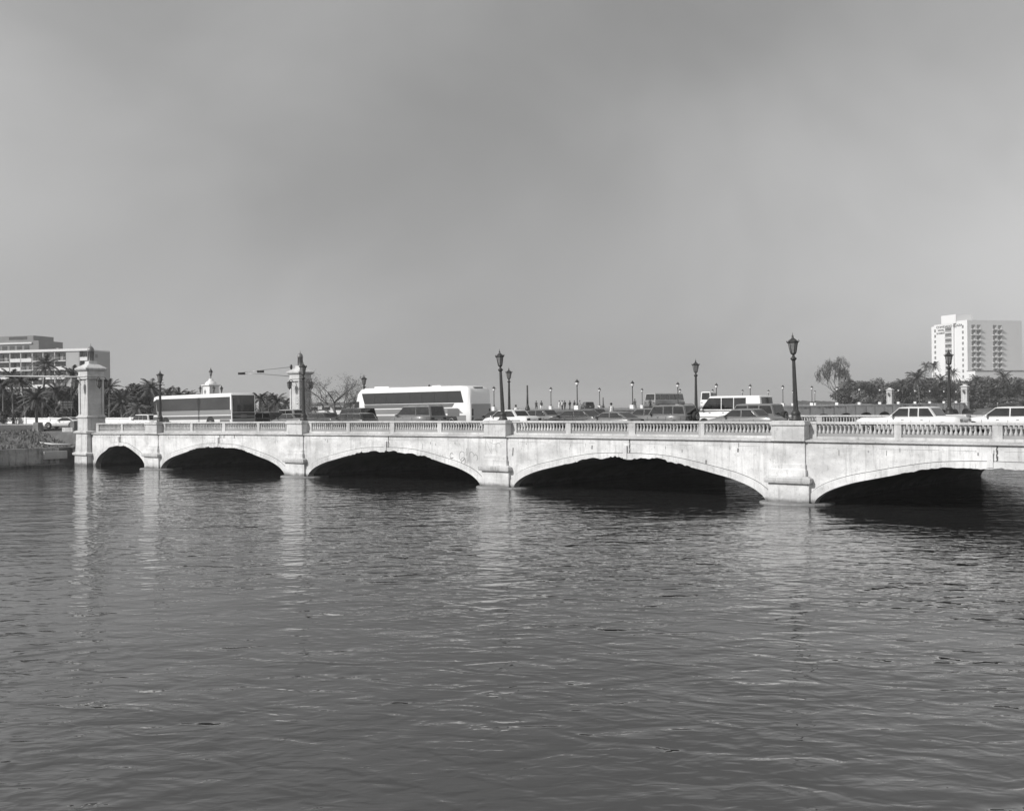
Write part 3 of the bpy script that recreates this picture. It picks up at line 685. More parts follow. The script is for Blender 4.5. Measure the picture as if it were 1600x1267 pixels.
def lerp(a, b, t): return a+(b-a)*t
def car(name, label, cat, x, y, z, L=4.4, Wd=1.72, H=1.38, hood=.92, belt=.90, deck=.98, gh=(1.05, 1.85, 3.3, 3.95), paint='dark', wins=2, group=None, rz=0,
        roof=None, nose=.62, tail=.78, rack=False, spare=False, rearwin=True, pillar=.10, blank=None, tumble=.17, wr=.31, clad=None, mirror=True, two=False):
    """x,y,z: middle of the car on the road. Local: nose at -L/2, tail at +L/2 along x; side facing the camera is -y."""
    t = empty(name, (x, y, z), rz, label, cat, group)
    h = -L/2; hw = Wd/2; P = M[paint]; RP = M[roof] if roof else P
    gb0, gr0, gr1, gb1 = gh
    # lower body: stations along x, section half profile
    stn = [(0, nose*.72, .82, .30), (.06, nose, .90, .24), (.35, nose+.10, .97, .20), (gb0*.6, hood-.05, 1, .20), (gb0, hood, 1, .20), ((gb0+gb1)/2, belt+.01, 1, .20), (gb1, deck if gb1 < L-.3 else belt, 1, .20)]
    if gb1 < L-.3: stn += [(L-.35, deck-.02, .98, .20)]
    stn += [(L-.05, tail, .93, .26), (L, tail*.8, .88, .34)]
    rs = []
    for sx, zt, wf, zb in stn:
        w = hw*wf
        half = [(w*.80, zb), (w*.97, zb+.08), (w, (zb+zt)*.5), (w*.985, zt-.10), (w*.93, zt-.025), (w*.70, zt+.012)]
        rs.append([(h+sx, -a, b) for a, b in half]+[(h+sx, a, b) for a, b in reversed(half)])
    g = MB(); g.rings(rs, True, True)
    # greenhouse
    zb = belt-.04; wb = hw*.93; wr_ = hw*(1-tumble); zr = H
    def ring(x0, x1, w, zz, c=.10):
        return [(h+x0, -w+c, zz), (h+x0+c*.4, -w, zz), (h+x1-c*.4, -w, zz), (h+x1, -w+c, zz), (h+x1, w-c, zz), (h+x1-c*.4, w, zz), (h+x0+c*.4, w, zz), (h+x0, w-c, zz)]
    rings_ = [ring(gb0, gb1, wb, zb), ring(lerp(gb0, gr0, .93), lerp(gb1, gr1, .93), lerp(wb, wr_, .93), lerp(zb, zr, .93)), ring(gr0+.05, gr1-.05, wr_-.05, zr-.012), ring(gr0+.3, gr1-.25, wr_*.55, zr+.015)]
    gg = MB(); gg.rings(rings_, True, False)
    if roof:
        body = g.build('body', P, t); gg.build('cabin', RP, body)
    else:
        g.add(gg.v, gg.f, False); body = g.build('body', P, t)
    for p in body.data.polygons: pass
    def side_pt(u, v, s):     # u along beltline in metres from nose, v 0..1 up
        xx0 = lerp(gb0, gr0, v*.93); xx1 = lerp(gb1, gr1, v*.93)
        return xx0, xx1
    # side windows
    v0, v1 = .12, .86
    for s in (-1, 1):
        def pt(xx, v): return (h+xx, s*(lerp(wb, wr_, v)+.012), lerp(zb, zr, v))
        a0, a1 = lerp(gb0, gr0, v0)+pillar, lerp(gb0, gr0, v1)+pillar
        b0, b1 = lerp(gb1, gr1, v0)-pillar, lerp(gb1, gr1, v1)-pillar
        cuts = [i/wins for i in range(wins+1)]
        for i in range(wins):
            if blank and i in blank: continue
            l0 = a0 if i == 0 else lerp(max(a0, a1), min(b0, b1), cuts[i])+.04; l1 = a1 if i == 0 else l0
            r0 = b0 if i == wins-1 else lerp(max(a0, a1), min(b0, b1), cuts[i+1])-.04; r1 = b1 if i == wins-1 else r0
            q = MB(); ps = [pt(l0, v0), pt(r0, v0), pt(r1, v1), pt(l1, v1)]
            q.slab(ps, (0, -s*.01, 0)); w_ = q.build('side_window', M['glass'], t)
            if s < 0 and Wd < 2.2:
                q = MB(); q.tube([(a_, b_-.006, c_) for a_, b_, c_ in ps+ps[:1]], .016, 4, False); q.build('window_trim', M['chrome'] if i % 2 else M['silver'], w_)
    # windscreen, rear window
    def scr(x0, x1, nm, s):
        p = []
        for v, ww in ((.10, wb), (.88, wr_)):
            xx = lerp(x0, x1, v)+s*.012
            wv = lerp(wb, wr_, v)-.16
            p.append(((h+xx, -wv, lerp(zb, zr, v)), (h+xx, wv, lerp(zb, zr, v))))
        q = MB(); q.slab([p[0][0], p[0][1], p[1][1], p[1][0]], (-s*.01, 0, 0)); q.build(nm, M['glass'], t)
    scr(gb0, gr0, 'windscreen', -1)
    if rearwin: scr(gb1, gr1, 'rear_window', 1)
    for s in (-1, 1):
        MB().cbox((h+.05, s*hw*.62, nose*.86), .035, .17, .07).build('headlight', M['lampf'], t, bevel=.01)
        MB().cbox((h+L-.03, s*hw*.70, tail*.86), .035, .16, .075).build('taillight', M['lamp'], t, bevel=.01)
    MB().cbox((h+.02, 0, .42), .09, hw*.92, .09).build('front_bumper', M['plastic'] if paint in ('dark', 'black', 'mid', 'grey') else M['silver'], t, bevel=.03)
    MB().cbox((h+L-.02, 0, .44), .09, hw*.92, .09).build('rear_bumper', M['plastic'] if paint in ('dark', 'black', 'mid', 'grey') else M['silver'], t, bevel=.03)
    MB().cbox((h+L+.015, .0, tail*.72), .01, .16, .08).build('licence_plate', M['plate'], t)
    for i, u in enumerate((gb0+.75, gb0+1.75) if wins > 1 else (gb0+.85,)):
        MB().cbox((h+u+.1, -hw-.004, belt-.15), .07, .015, .015).build('door_handle', M['chrome'], body)
    g = MB()
    for u in ([gb0+.05, lerp(gb0, gb1, .5), gb1-.35] if not two else [gb0+.1, gb1-.6]):
        for s in (-1, 1): g.box(h+u-.006, h+u+.006, s*hw-.006 if s < 0 else hw-.002, s*hw+.002 if s < 0 else hw+.006, .28, belt-.11)
    g.build('door_seam', M['plastic'], body)
    if mirror:
        for s in (-1, 1): MB().cbox((h+gb0+.32, s*(hw+.09), belt+.05), .05, .10, .065).build('wing_mirror', P, t, bevel=.02)
    xf, xr = h+.78, h+L-.88
    for s in (-1, 1):
        for xx in (xf, xr):
            w = MB(); rs = [[(xx+rr*math.cos(math.pi*i/10), s*(hw+.004), wr+.01+rr*math.sin(math.pi*i/10)) for i in range(11)] for rr in (wr*1.16, .0)]
            w.slab(rs[0], (0, -s*.02, 0)); w.build('wheel_arch', M['plastic'], body)
            wheel(t, xx, s*(hw-.085), wr, wr, .2, s)
    if clad: MB().box(h+.2, h+L-.2, -hw-.012, hw+.012, .24, .44).build('lower_trim', M[clad], t)
    if rack:
        g = MB()
        for s in (-1, 1):
            g.tube([(h+gr0+.2, s*(wr_-.1), zr), (h+gr0+.3, s*(wr_-.1), zr+.07), (h+gr1-.2, s*(wr_-.1), zr+.07), (h+gr1-.1, s*(wr_-.1), zr)], .017, 5)
        for u in (.35, .65): g.tube([(h+lerp(gr0, gr1, u), -wr_+.1, zr+.07), (h+lerp(gr0, gr1, u), wr_-.1, zr+.07)], .014, 5)
        g.build('roof_rack', M['plastic'], t)
    if spare:
        s_ = wheel(t, h+L+.14, .08, .88, .34, .2, -1, 'spare_wheel'); s_.rotation_euler = (0, 0, R(90))
    return t

def coach(name, label, x, y, z, L, H, style, group=None, rz=0, pitch=0):
    t = empty(name, (x, y, z), rz, label, 'bus', group); t.rotation_euler = (0, pitch, rz)
    hw = 1.25; h = -L/2
    rs = []
    # sections along x: (dx, top, half width factor, bottom)
    if style == 'white':
        stn = [(0, 1.2, .92, .45), (.02, 1.6, .94, .35), (.55, H-.42, .98, .32), (.95, H-.12, 1, .32), (1.4, H-.03, 1, .32), (L*.5, H, 1, .32), (L-1.1, H, 1, .32), (L-.5, H-.06, .99, .34), (L-.12, H-.30, .97, .36), (L-.03, H*.55, .96, .4), (L, .8, .95, .45)]
    else:
        stn = [(0, 1.0, .94, .40), (.03, H-.35, .96, .34), (.18, H-.10, .99, .32), (.5, H-.02, 1, .32), (L*.5, H, 1, .32), (L-.35, H, 1, .32), (L-.10, H-.05, .99, .34), (L, H-.5, .985, .36), (L+.02, 1.2, .98, .36), (L, .5, .97, .42)]
    for sx, zt, wf, zb in stn:
        w = hw*wf; c = .13 if style == 'white' else .12
        half = [(w*.96, zb), (w, zb+.1), (w, min(1.3, zt*.6)), (w*.985, zt-c), (w*.95, zt-c*.35), (w*.84, zt)]
        rs.append([(h+sx, -a, b) for a, b in half]+[(h+sx, a, b) for a, b in reversed(half)])
    g = MB(); g.rings(rs, True, True); body = g.build('body', M['white'], t)
    def panel(nm, m, pts, par=t, s=-1, off=.012):
        q = MB(); q.slab([(h+a, s*(hw+off), b) for a, b in pts], (0, -s*.02, 0)); return q.build(nm, m, par)
    for s in (-1, 1):
        if style == 'white':
            wn = panel('side_window', M['black'], [(1.45, H-1.42), (L-.75, H-1.36), (L-1.05, H-.42), (1.1, H-.48)], t, s)
            g = MB()
            for i in range(1, 8): xx = h+1.3+(L-2.4)*i/8; g.box(xx-.02, xx+.02, (s*(hw+.016)) if s > 0 else -(hw+.018), (s*(hw+.018)) if s > 0 else -(hw+.016), H-1.36, H-.50)
            g.build('window_bar', M['plastic'], wn)
            panel('driver_window', M['black'], [(.14, 1.35), (.72, 1.35), (.72, 2.25), (.42, 2.25), (.22, 2.1)], t, s)
            panel('stripe', M['band'], [(1.5, H-1.80), (L-2.0, H-1.72), (L-1.75, H-1.42), (1.4, H-1.46)], t, s)
            panel('stripe', M['band2'], [(1.65, H-2.28), (L-.8, H-2.22), (L-1.4, H-1.80), (1.55, H-1.88)], t, s, .013)
            panel('skirt_panel', M['band2'], [(1.9, .45), (L-.5, .45), (L-.5, H-2.38), (1.8, H-2.42)], t, s, .008)
            panel('grille', M['band'], [(L-2.5, .95), (L-1.2, .95), (L-1.2, 1.55), (L-2.5, 1.55)], t, s, .02)
        else:
            panel('side_window', mat('smoked_glass', .05, .25, .2, (.5, 1, 1)), [(.75, H-1.48), (L-.25, H-1.48), (L-.25, H-.34), (.55, H-.34)], t, s)
            panel('front_side_window', mat('smoked_glass_front', .05, .15), [(.10, H-1.8), (.72, H-1.8), (.52, H-.42), (.14, H-.55)], t, s, .014)
            panel('stripe', M['band2'], [(.72, H-1.90), (L-.12, H-1.90), (L-.12, H-1.485), (.75, H-1.485)], t, s)
            panel('stripe', M['band'], [(.06, H-2.30), (L-.12, H-2.30), (L-.12, H-1.99), (.06, H-1.99)], t, s)
            panel('stripe', M['grey'], [(L-1.75, .50), (L-.3, .50), (L-.3, H-2.34), (L-1.75, H-2.34)], t, s, .009)
    # rear
    if style == 'white':
        MB().box(h+L-.02, h+L+.03, -hw*.93, hw*.93, .55, 1.95).build('engine_cover', mat('rear_panel', .42, .4, .05, (1, 1, 1)), t, bevel=.04)
        MB().box(h+L-.4, h+L-.22, -.5, .5, H-.2, H-.12).build('marker_light', M['plastic'], t)
        for s in (-1, 1):
            MB().box(h+L-.06, h+L+.045, s*1.02-.1, s*1.02+.1, 1.0, 1.55).build('taillight', M['lamp'], t, bevel=.02)
            MB().box(h+L-.06, h+L+.045, s*1.02-.1, s*1.02+.1, .55, .9).build('taillight', M['lamp'], t, bevel=.02)
        MB().box(h+2.2, h+4.0, -.8, .8, H-.02, H+.10).build('roof_hatch', M['white'], t, bevel=.04)
        MB().box(h+9, h+10, -.6, .6, H-.02, H+.08).build('roof_hatch', M['white'], t, bevel=.03)
        MB().lathe((h+8.1, 0, H-.02), [(.1, 0), (.1, .1), (.04, .2)], 8).build('roof_beacon', M['plastic'], t)
        MB().box(h-.05, h+.05, -1.0, 1.0, 1.35, 2.3).build('windscreen', M['glass'], t)
    else:
        MB().box(h+L-.02, h+L+.03, -hw*.93, hw*.93, H-1.7, H-.2).build('rear_window', M['black'], t, bevel=.05)
        MB().box(h+L-.01, h+L+.035, -hw*.95, hw*.95, .95, H-1.72).build('rear_grille', M['dark'], t, bevel=.02)
        MB().box(h+L-.01, h+L+.045, -hw*.95, hw*.95, H-2.08, H-2.03).build('trim_strip', M['silver'], t)
        MB().box(h+L-.01, h+L+.06, -.3, .3, 1.05, 1.3).build('licence_plate', M['grey'], t)
        MB().box(h+L-.01, h+L+.09, -hw*.97, hw*.97, .42, .95).build('rear_bumper', mat('bus_bumper', .3, .5), t, bevel=.03)
        MB().box(h-.04, h+.06, -1.1, 1.1, 1.2, 2.7).build('windscreen', M['glass'], t)
        g = MB()
        for s in (-1, 1): MB().box(h+L-.1, h+L-.02, s*1.2-.06, s*1.2+.06, H-1.75, H-.15).build('corner_post', M['white'], t)
    for s in (-1, 1):
        for xx in (h+2.2, h+L-3.2) + ((h+L-2.05,) if style == 'white' else ()):
            g = MB(); g.slab([(xx+.66*math.cos(math.pi*i/12), s*(hw+.016), .50+.72*math.sin(math.pi*i/12)) for i in range(13)], (0, -s*.02, 0)); g.build('wheel_arch', M['plastic'], body)
            wheel(t, xx, s*(hw-.12), .5, .5, .3, s)
        MB().tube([(h+.2, s*hw, 2.2), (h-.1, s*(hw+.2), 2.1), (h-.12, s*(hw+.22), 1.7)], .05, 5).build('wing_mirror', M['plastic'], t)
    return t

def lanecar(rear_px, ys, L, **k):
    Wd = k.get('Wd', 1.72); xr = x_at(rear_px, ys, 650); x = xr-L/2
    return dict(x=x, y=ys+Wd/2, z=zroad(x), L=L, **k)
N1, N2, N3 = 56.8, 60.2, 63.7
TR = 'queue of traffic on the bridge'
# coaches
xr = x_at(362, N1, 640); LB = 12.6
coach('coach_bus', 'striped coach with smoked windows and dark rear on the left part of the bridge', xr-LB/2, N1+1.25, zroad(xr-LB/2), LB, 3.22, 'dark', 'coaches on the bridge', 0, R(-.55))
xr = x_at(735, N3, 640); LB = 13.9
coach('coach_bus', 'large white coach with raised front and black window band, rear to the right', xr-LB/2, N3+1.25, zroad(xr-LB/2), LB, 3.42, 'white', 'coaches on the bridge')
SED = dict(gh=(1.15, 1.9, 3.15, 3.7)); WAG = dict(gh=(1.15, 1.75, 4.05, 4.32)); SUV = dict(gh=(1.2, 1.6, 4.0, 4.22))
car('luxury_sedan', 'long pale luxury sedan with small rear quarter window, behind the right balustrade', 'car', **lanecar(1500, N1, 5.55, Wd=1.9, H=1.45, hood=.93, belt=.93, deck=.97, gh=(1.75, 2.4, 3.95, 4.35), paint='offwhite', wins=3, nose=.8, tail=.86, blank=None, tumble=.14, group=TR))
car('sedan', 'pale sedan with dark windows cut off by the right edge', 'car', **lanecar(1640, N2, 4.6, H=1.42, paint='offwhite', gh=(1.2, 1.95, 3.4, 3.95), wins=2, group=TR))
car('estate_car', 'dark grey box suv with spare wheel on its tail, beside the tallest lamp', 'car', **lanecar(1211, N2, 4.3, Wd=1.8, H=1.66, belt=1.0, hood=1.0, paint='mid', tail=.95, nose=.8, wins=3, spare=True, group=TR, **SUV))
car('sedan', 'light grey sedan with sunlit windscreen in front of the white van', 'car', **lanecar(1210.5, N1, 4.85, H=1.38, hood=.88, paint='grey', roof='grey', wins=2, gh=(1.35, 2.05, 3.3, 3.85), deck=.95, group=TR))
vanx = car('passenger_van', 'white passenger van with dark window row and thin side stripes', 'van', **lanecar(1190, N3, 5.0, Wd=1.95, H=2.2, hood=1.15, belt=1.25, deck=1.2, gh=(.35, 1.15, 4.85, 4.96), nose=.85, tail=1.2, paint='white', wins=4, blank=(3,), pillar=.08, tumble=.10, wr=.34, group=TR, clad='white'))
for s_ in (-1, 1):
    for z_ in (1.08, 1.22): MB().box(-2.3, 2.4, s_*.978-.004 if s_ < 0 else .972, s_*.978+.004 if s_ < 0 else .982, z_-.02-(.27 if z_ < 1.1 else .0), z_+.02-(.27 if z_ < 1.1 else 0)).build('stripe', M['plastic'], vanx)
car('off_road_wagon', 'dark boxy off-road wagon with roof rack and spare wheel behind the middle balustrade', 'car', **lanecar(1072, N2, 4.2, Wd=1.78, H=1.64, belt=1.0, hood=1.0, paint='mid', tail=.95, nose=.8, wins=3, spare=True, rack=True, gh=(1.2, 1.65, 3.95, 4.14), group=TR))
car('hatchback', 'low dark hatchback just left of the off-road wagon', 'car', **lanecar(984, N1, 4.0, H=1.24, hood=.84, belt=.84, deck=.9, paint='mid', wins=2, gh=(1.1, 1.8, 2.9, 3.75), group=TR))
car('sedan', 'dark sedan with reflections in its windows, behind the globe lamp pedestals', 'car', **lanecar(932, N2, 4.7, H=1.36, paint='dark', wins=2, gh=(1.1, 1.9, 3.4, 4.2), group=TR))
car('sedan', 'bright white sedan behind the leaning lamp post', 'car', **lanecar(822.5, N1, 4.4, H=1.42, hood=.92, belt=.92, deck=1.0, paint='white', wins=2, gh=(1.0, 1.75, 3.05, 3.5), tail=.9, group=TR))
car('sedan', 'dark sedan whose windscreen shows behind the bright white sedan', 'car', **lanecar(803, N2, 4.4, H=1.36, paint='dark', wins=2, group=TR, **SED))
car('sedan', 'grey sedan with dark windows partly hidden right of the bright white sedan', 'car', **lanecar(868, N3, 4.5, H=1.40, paint='mid', wins=2, group=TR, **SED))
car('sedan', 'dark sedan in the far lane above the low hatchback, only its roof showing', 'car', **lanecar(948, N3, 4.5, H=1.44, paint='dark', wins=2, group=TR, **SED))
car('sedan', 'dark sedan whose pointed windscreen shows ahead of the off-road wagon', 'car', **lanecar(1045, N3, 4.6, H=1.42, paint='mid', wins=2, group=TR, **SED))
car('minivan', 'dark minivan with raked nose in front of the large white coach', 'van', **lanecar(672.5, N1, 4.6, Wd=1.82, H=1.82, hood=1.0, belt=1.05, deck=1.05, paint='mid', tail=1.0, nose=.7, wins=2, gh=(.75, 1.7, 4.35, 4.55), rack=True, group=TR))
car('suv', 'black suv behind the dark estate car, near the front of the white coach', 'car', **lanecar(566, N2, 4.3, Wd=1.8, H=1.72, belt=1.0, hood=1.0, paint='black', tail=.95, nose=.8, wins=3, group=TR, **SUV))
car('estate_car', 'low dark estate car in the near lane beside the black suv', 'car', **lanecar(567, N1, 4.5, H=1.30, hood=.86, belt=.86, paint='dark', wins=3, group=TR, **WAG))
car('sedan', 'low dark sedan between the pale pylon and the estate car', 'car', **lanecar(519, N2, 4.5, H=1.36, paint='dark', wins=2, group=TR, **SED))
car('sedan', 'dark sedan in the near lane right behind the striped coach', 'car', **lanecar(470, N1, 4.5, H=1.34, hood=.88, belt=.88, paint='mid', wins=2, group=TR, **SED))
car('pickup_truck', 'two-tone pickup with pale cab pillars behind the striped coach', 'truck', **lanecar(464, N3, 4.7, Wd=1.8, H=1.72, belt=1.05, hood=1.0, deck=1.05, paint='grey', roof='silver', wins=2, gh=(1.4, 1.85, 3.9, 4.2), pillar=.14, group=TR))
car('hatchback', 'black hatchback tucked behind the rear of the striped coach', 'car', **lanecar(424, N2, 3.9, H=1.5, paint='black', wins=2, gh=(.9, 1.5, 3.5, 3.75), group=TR))
car('estate_car', 'white estate car in front of the striped coach at the bridge end', 'car', **lanecar(233, N2, 4.6, Wd=1.75, H=1.52, hood=.95, belt=.93, paint='white', wins=3, group=TR, **WAG))
# coupe on the side street
p = at_depth(101, 660, 117)
car('sports_coupe', 'white sports coupe parked on the left bank road beside the pylon', 'car', p.x, p.y, z_at(100, 669.5, 117), L=4.3, H=1.22, hood=.82, belt=.84, deck=.92, gh=(1.55, 2.3, 2.9, 3.7), paint='white', wins=1, rz=R(33), wr=.33, two=True)
# far vehicles on the causeway
p = at_depth(1026, 632, 182)
g0 = car('minibus', 'long dark minibus with pale roof on the causeway, left of the white van', 'bus', p.x-1.3, p.y+4.6, ZD, L=9.5, Wd=2.3, H=2.75, hood=1.4, belt=1.5, deck=1.5, gh=(.2, .5, 9.2, 9.45), paint='mid', roof='silver', wins=6, rz=R(-90), nose=1.2, tail=1.3, mirror=False, wr=.42)
p = at_depth(1090, 632, 190)
car('minibus', 'pale roofed minibus on the causeway behind the white van nose', 'bus', p.x, p.y+4, ZD, L=5, Wd=1.95, H=3.0, hood=1.4, belt=1.5, deck=1.5, gh=(.3, .8, 4.7, 4.9), paint='white', wins=3, rz=R(-75), nose=.9, tail=1.3, mirror=False)
p = at_depth(918, 640, 205)
car('estate_car', 'dark car parked on the causeway right of the tall globe lamp', 'car', p.x, p.y, ZD, L=4.4, H=1.45, paint='black', wins=3, rz=R(-40), **WAG)

# ------------------------------------------------------------------ people
def person(label, loc, rz=0, top='people', legs='people', pose=0, sc=1, group='people far off on the bridge and causeway'):
    t = empty('person', loc, rz, label, 'person', group); t.scale = (sc,)*3
    J = [(0, 0, .95), (0, 0, 1.2), (0, 0, 1.42), (0, 0, 1.5), (0, 0, 1.6), (0, 0, 1.70)]
    rad = [.13, .12, .15, .055, .095, .075]
    E_ = [(0, 1), (1, 2), (2, 3), (3, 4), (4, 5)]
    def limb(pts, rr, frm):
        i0 = frm
        for p_, r_ in zip(pts, rr):
            J.append(p_); rad.append(r_); E_.append((i0, len(J)-1)); i0 = len(J)-1
    st = .14 if pose == 0 else .3
    limb([(st*.2, -.10, .88), (st*.6, -.10, .5), (st, -.10, .07), (st+.12, -.10, .04)], [.10, .065, .045, .04], 0)
    limb([(-st*.2, .10, .88), (-st*.3, .10, .5), (-st, .10, .07), (-st+.12, .10, .04)], [.10, .065, .045, .04], 0)
    limb([(0, -.2, 1.40), (-.06, -.25, 1.14), (.06 if pose == 0 else .28, -.24, .92 if pose == 0 else 1.15)], [.06, .045, .035], 2)
    limb([(0, .2, 1.40), (.04, .25, 1.14), (.1, .24, .92)], [.06, .045, .035], 2)
    me = bpy.data.meshes.new('body'); me.from_pydata(J, E_, []); me.materials.append(M['skin'])
    o = bpy.data.objects.new('body', me); COL.objects.link(o); o.parent = t
    mod = o.modifiers.new('skin', 'SKIN'); sv = me.skin_vertices[0].data
    for i, r_ in enumerate(rad): sv[i].radius = (r_, r_)
    sv[0].use_root = True
    o.modifiers.new('sub', 'SUBSURF').render_levels = 1
    MB().rings([[(a*.15*1.0*math.cos(u), .22*a*math.sin(u), z) for u in [2*math.pi*i/10 for i in range(10)]] for z, a in ((.86, .95), (1.05, .85), (1.25, .98), (1.42, .92), (1.47, .5))], True, True).build('shirt', M[top], t)
    g = MB()
    for s, yy in ((1, -.10), (-1, .10)): g.tube([(st*.15*s, yy, .92), (st*.5*s, yy, .5), (st*.95*s, yy, .12)], [.115, .085, .065], 8)
    g.build('trousers', M[legs], t)
    MB().lathe((0, 0, 1.62), [(.085, -.02), (.11, .03), (.10, .09), (.05, .135), (.01, .14)], 8).build('hair', M['hair'], t)
    return t
def on_walk(px, Y=77.2): x = x_at(px, Y, 640); return (x, Y, zroad(x)+.13)
person('person in a white shirt walking on the far sidewalk, seen above the dark cars', on_walk(955), R(170), 'cloth', 'people', 1, 1.0)
person('person in a white top with dark hair beside the second ornate lamp post', on_walk(806), R(150), 'cloth', 'people', 0, .98)
PP = [(838, 'people', 'people', 1), (846, 'people', 'cloth', 0), (874, 'cloth', 'cloth', 1), (878.5, 'cloth', 'people', 0), (882.5, 'people', 'people', 0), (890.5, 'people', 'people', 1), (897.5, 'people', 'people', 0), (906, 'cloth', 'people', 1), (992, 'people', 'people', 1), (1016, 'people', 'people', 0)]
PL = ['distant dark figure between the bare pole and the globe lamp, striding', 'distant standing figure with pale trousers near the bare pole', 'distant striding figure all in white on the causeway', 'distant figure in white top and dark trousers beside the one all in white',
      'distant dark figure standing next to the pair in white', 'distant dark figure striding left of the tall globe lamp', 'distant dark figure standing close left of the tall globe lamp', 'distant figure in white top just right of the tall globe lamp', 'distant dark figure striding beside the second tall globe lamp', 'distant dark figure standing by the front of the long minibus']
for (px, a, b, ps), lb in zip(PP, PL):
    Z = 195 if px < 950 else 165
    p = at_depth(px, 640, Z); person(lb, (p.x, p.y, ZD), R(px % 360), a, b, ps)
# driver visible in the pale sedan: left inside, dark glass hides it

# ------------------------------------------------------------------ left bank furniture
g = MB()     # retaining wall
ysr = [-420, -200, -60]+[0+4*i for i in range(13)]+[51.2]
rs = []
for y in ysr: rs.append([(-100.35+.1*noise.noise(Vector((0, y*.2, 0))), y, -1), (-100.45, y, 1.72+.08*noise.noise(Vector((1, y*.4, 0)))), (-100.85, y, 1.74), (-100.95, y, -1)])
g.rings(rs, True, False); rw = g.build('retaining_wall', M['revet']); tag(rw, 'stained concrete retaining wall along the left bank waterline', 'wall')
g = MB(); g.box(-100.37, -99.6, 10, 51.4, -1, .22); g.build('ledge', M['revet'], rw)
g = MB(); g.box(-100.9, -100.15, 49.6, 51.9, .65, 1.42); tag(g.build('concrete_block', mat('pale_block', .4, .9, .2, (1, 1, 1)), bevel=.05), 'plain pale concrete block against the foot of the left pylon', 'block')
# far approach wall (continues the far parapet)
aw = empty('approach_wall', (-100, 78.6, 3.3), 0, 'long white approach wall behind the coupe, left of the pylon', 'wall'); AO = Vector((-100, 78.6, 3.3))
g = MB(); g.box(-210, -104, 78.5, 78.8, 2.6, 4.05); g.box(-210, -104, 78.42, 78.88, 4.05, 4.2)
for i in range(14): g.box(-104.2-i*7.5-.25, -104.2-i*7.5+.25, 78.36, 78.94, 2.6, 4.28)
g.build('panel', M['farw'], aw, AO)
g = MB(); g.box(-104, -97.2, 78.67, 78.97, 4.0, 4.12); g.box(-104, -97.2, 78.67, 78.97, 2.6, 3.4)
for i in range(28): g.lathe((-103.8+i*.24, 78.82, 3.38), [(.07, 0), (.09, .2), (.045, .42), (.07, .64)], 6)
g.build('baluster_rail', M['rail'], aw, AO)
# signals on mast arms
def head(parent, c, n=3, s=1):
    c = Vector(c); o = MB().cbox(c, .62*s, .16*s, .20*s, AX, FW).build('signal_head', M['plastic'], parent, bevel=.02)
    for i in range(n):
        q = c+AX*(.38*s*(i-1))-FW*.17*s
        MB().tube([q, q-FW*.14*s], .13*s, 8).build('visor', M['plastic'], o)
        MB().tube([q-FW*.02, q-FW*.04], .10*s, 8).build('lens', M['lglass'], o)
Z = 119
b0 = at_depth(128, 640, Z); zt = z_at(122, 589, Z); zz = bank_z(b0.x, b0.y)
t = empty('traffic_signal', (b0.x, b0.y, 3.3), 0, 'pale horizontal mast arm with a dark three-lamp signal, left of the near pylon', 'traffic signal')
O3 = Vector((b0.x, b0.y, 3.3))
tip = at_depth(-14, 587.2, Z); mid_ = at_depth(120, 589, Z); el = at_depth(127, 592.5, Z)
g = MB(); g.tube([b0*1.0+Vector((0, 0, 3.3-b0.z)), Vector((b0.x, b0.y, el.z-.6)), el, mid_, tip], [.14, .12, .11, .10, .06], 8); g.build('mast_arm', mat('galvanised', .38, .45, metal=.2), t, O3)
c = at_depth(51, 592.2, Z); sub = MB()
for v in ((51, 592.2),):
    q = at_depth(*v, Z)-O3; head(t, q, 3, .85)
Z = 121.5
b0 = at_depth(456.5, 640, Z); O3 = Vector((b0.x, b0.y, 3.4))
t = empty('traffic_signal', O3, 0, 'thin double rod mast arm carrying two dark signals, left of the far pylon', 'traffic signal')
g = MB(); tp = at_depth(455.5, 571, Z); g.tube([Vector((tp.x, tp.y, 3.4)), tp], [.12, .07], 8); g.build('pole', M['iron'], t, O3)
g = MB(); a = at_depth(455, 573.5, Z); c1 = at_depth(412, 578, Z); c2 = at_depth(372, 582.5, Z); d0_ = at_depth(454, 588, Z); d1 = at_depth(405, 584, Z); d2 = at_depth(372, 585, Z)
g.tube([a, c1, c2], .035, 5); g.tube([d0_, d1, d2], .035, 5); g.build('mast_arm', M['silver'], t, O3)
MB().lathe(tuple(a-O3), [(.05, -.3), (.14, -.1), (.14, .15), (.04, .3)], 8).build('insulator', M['iron'], t)
head(t, at_depth(407, 580.5, Z)-O3, 3, .62); head(t, at_depth(377.5, 583.6, Z)-O3, 3, .62)
# direction sign
Z = 135; b = at_depth(112, 650, Z); O3 = Vector((b.x, b.y, 3.3))
t = empty('road_sign', O3, 0, 'stack of dark road sign panels on a pole among the palms', 'sign')
MB().tube([(0, 0, 0), (0, 0, z_at(112, 627, Z)-3.3)], .07, 6).build('pole', M['iron'], t)
for i, (y0, y1) in enumerate(((626.5, 630), (630.8, 634), (634.8, 638))):
    c = at_depth(104.5, (y0+y1)/2, Z)-O3; pn = MB().cbox(c, 10.2*Z/1700, .05, (y1-y0)/2*Z/1700, AX, FW).build('panel', M['signd'], t)
    g = MB()
    for j in range(5): g.cbox(c+AX*(-.62+.3*j+.06*(j % 2))-FW*.06, .10, .008, .07, AX, FW)
    g.build('lettering', M['signl'], pn)
c = at_depth(95, 630.5, Z)-O3; MB().tube([c, c-FW*.05], .36, 10).build('route_shield', M['signl'], t)
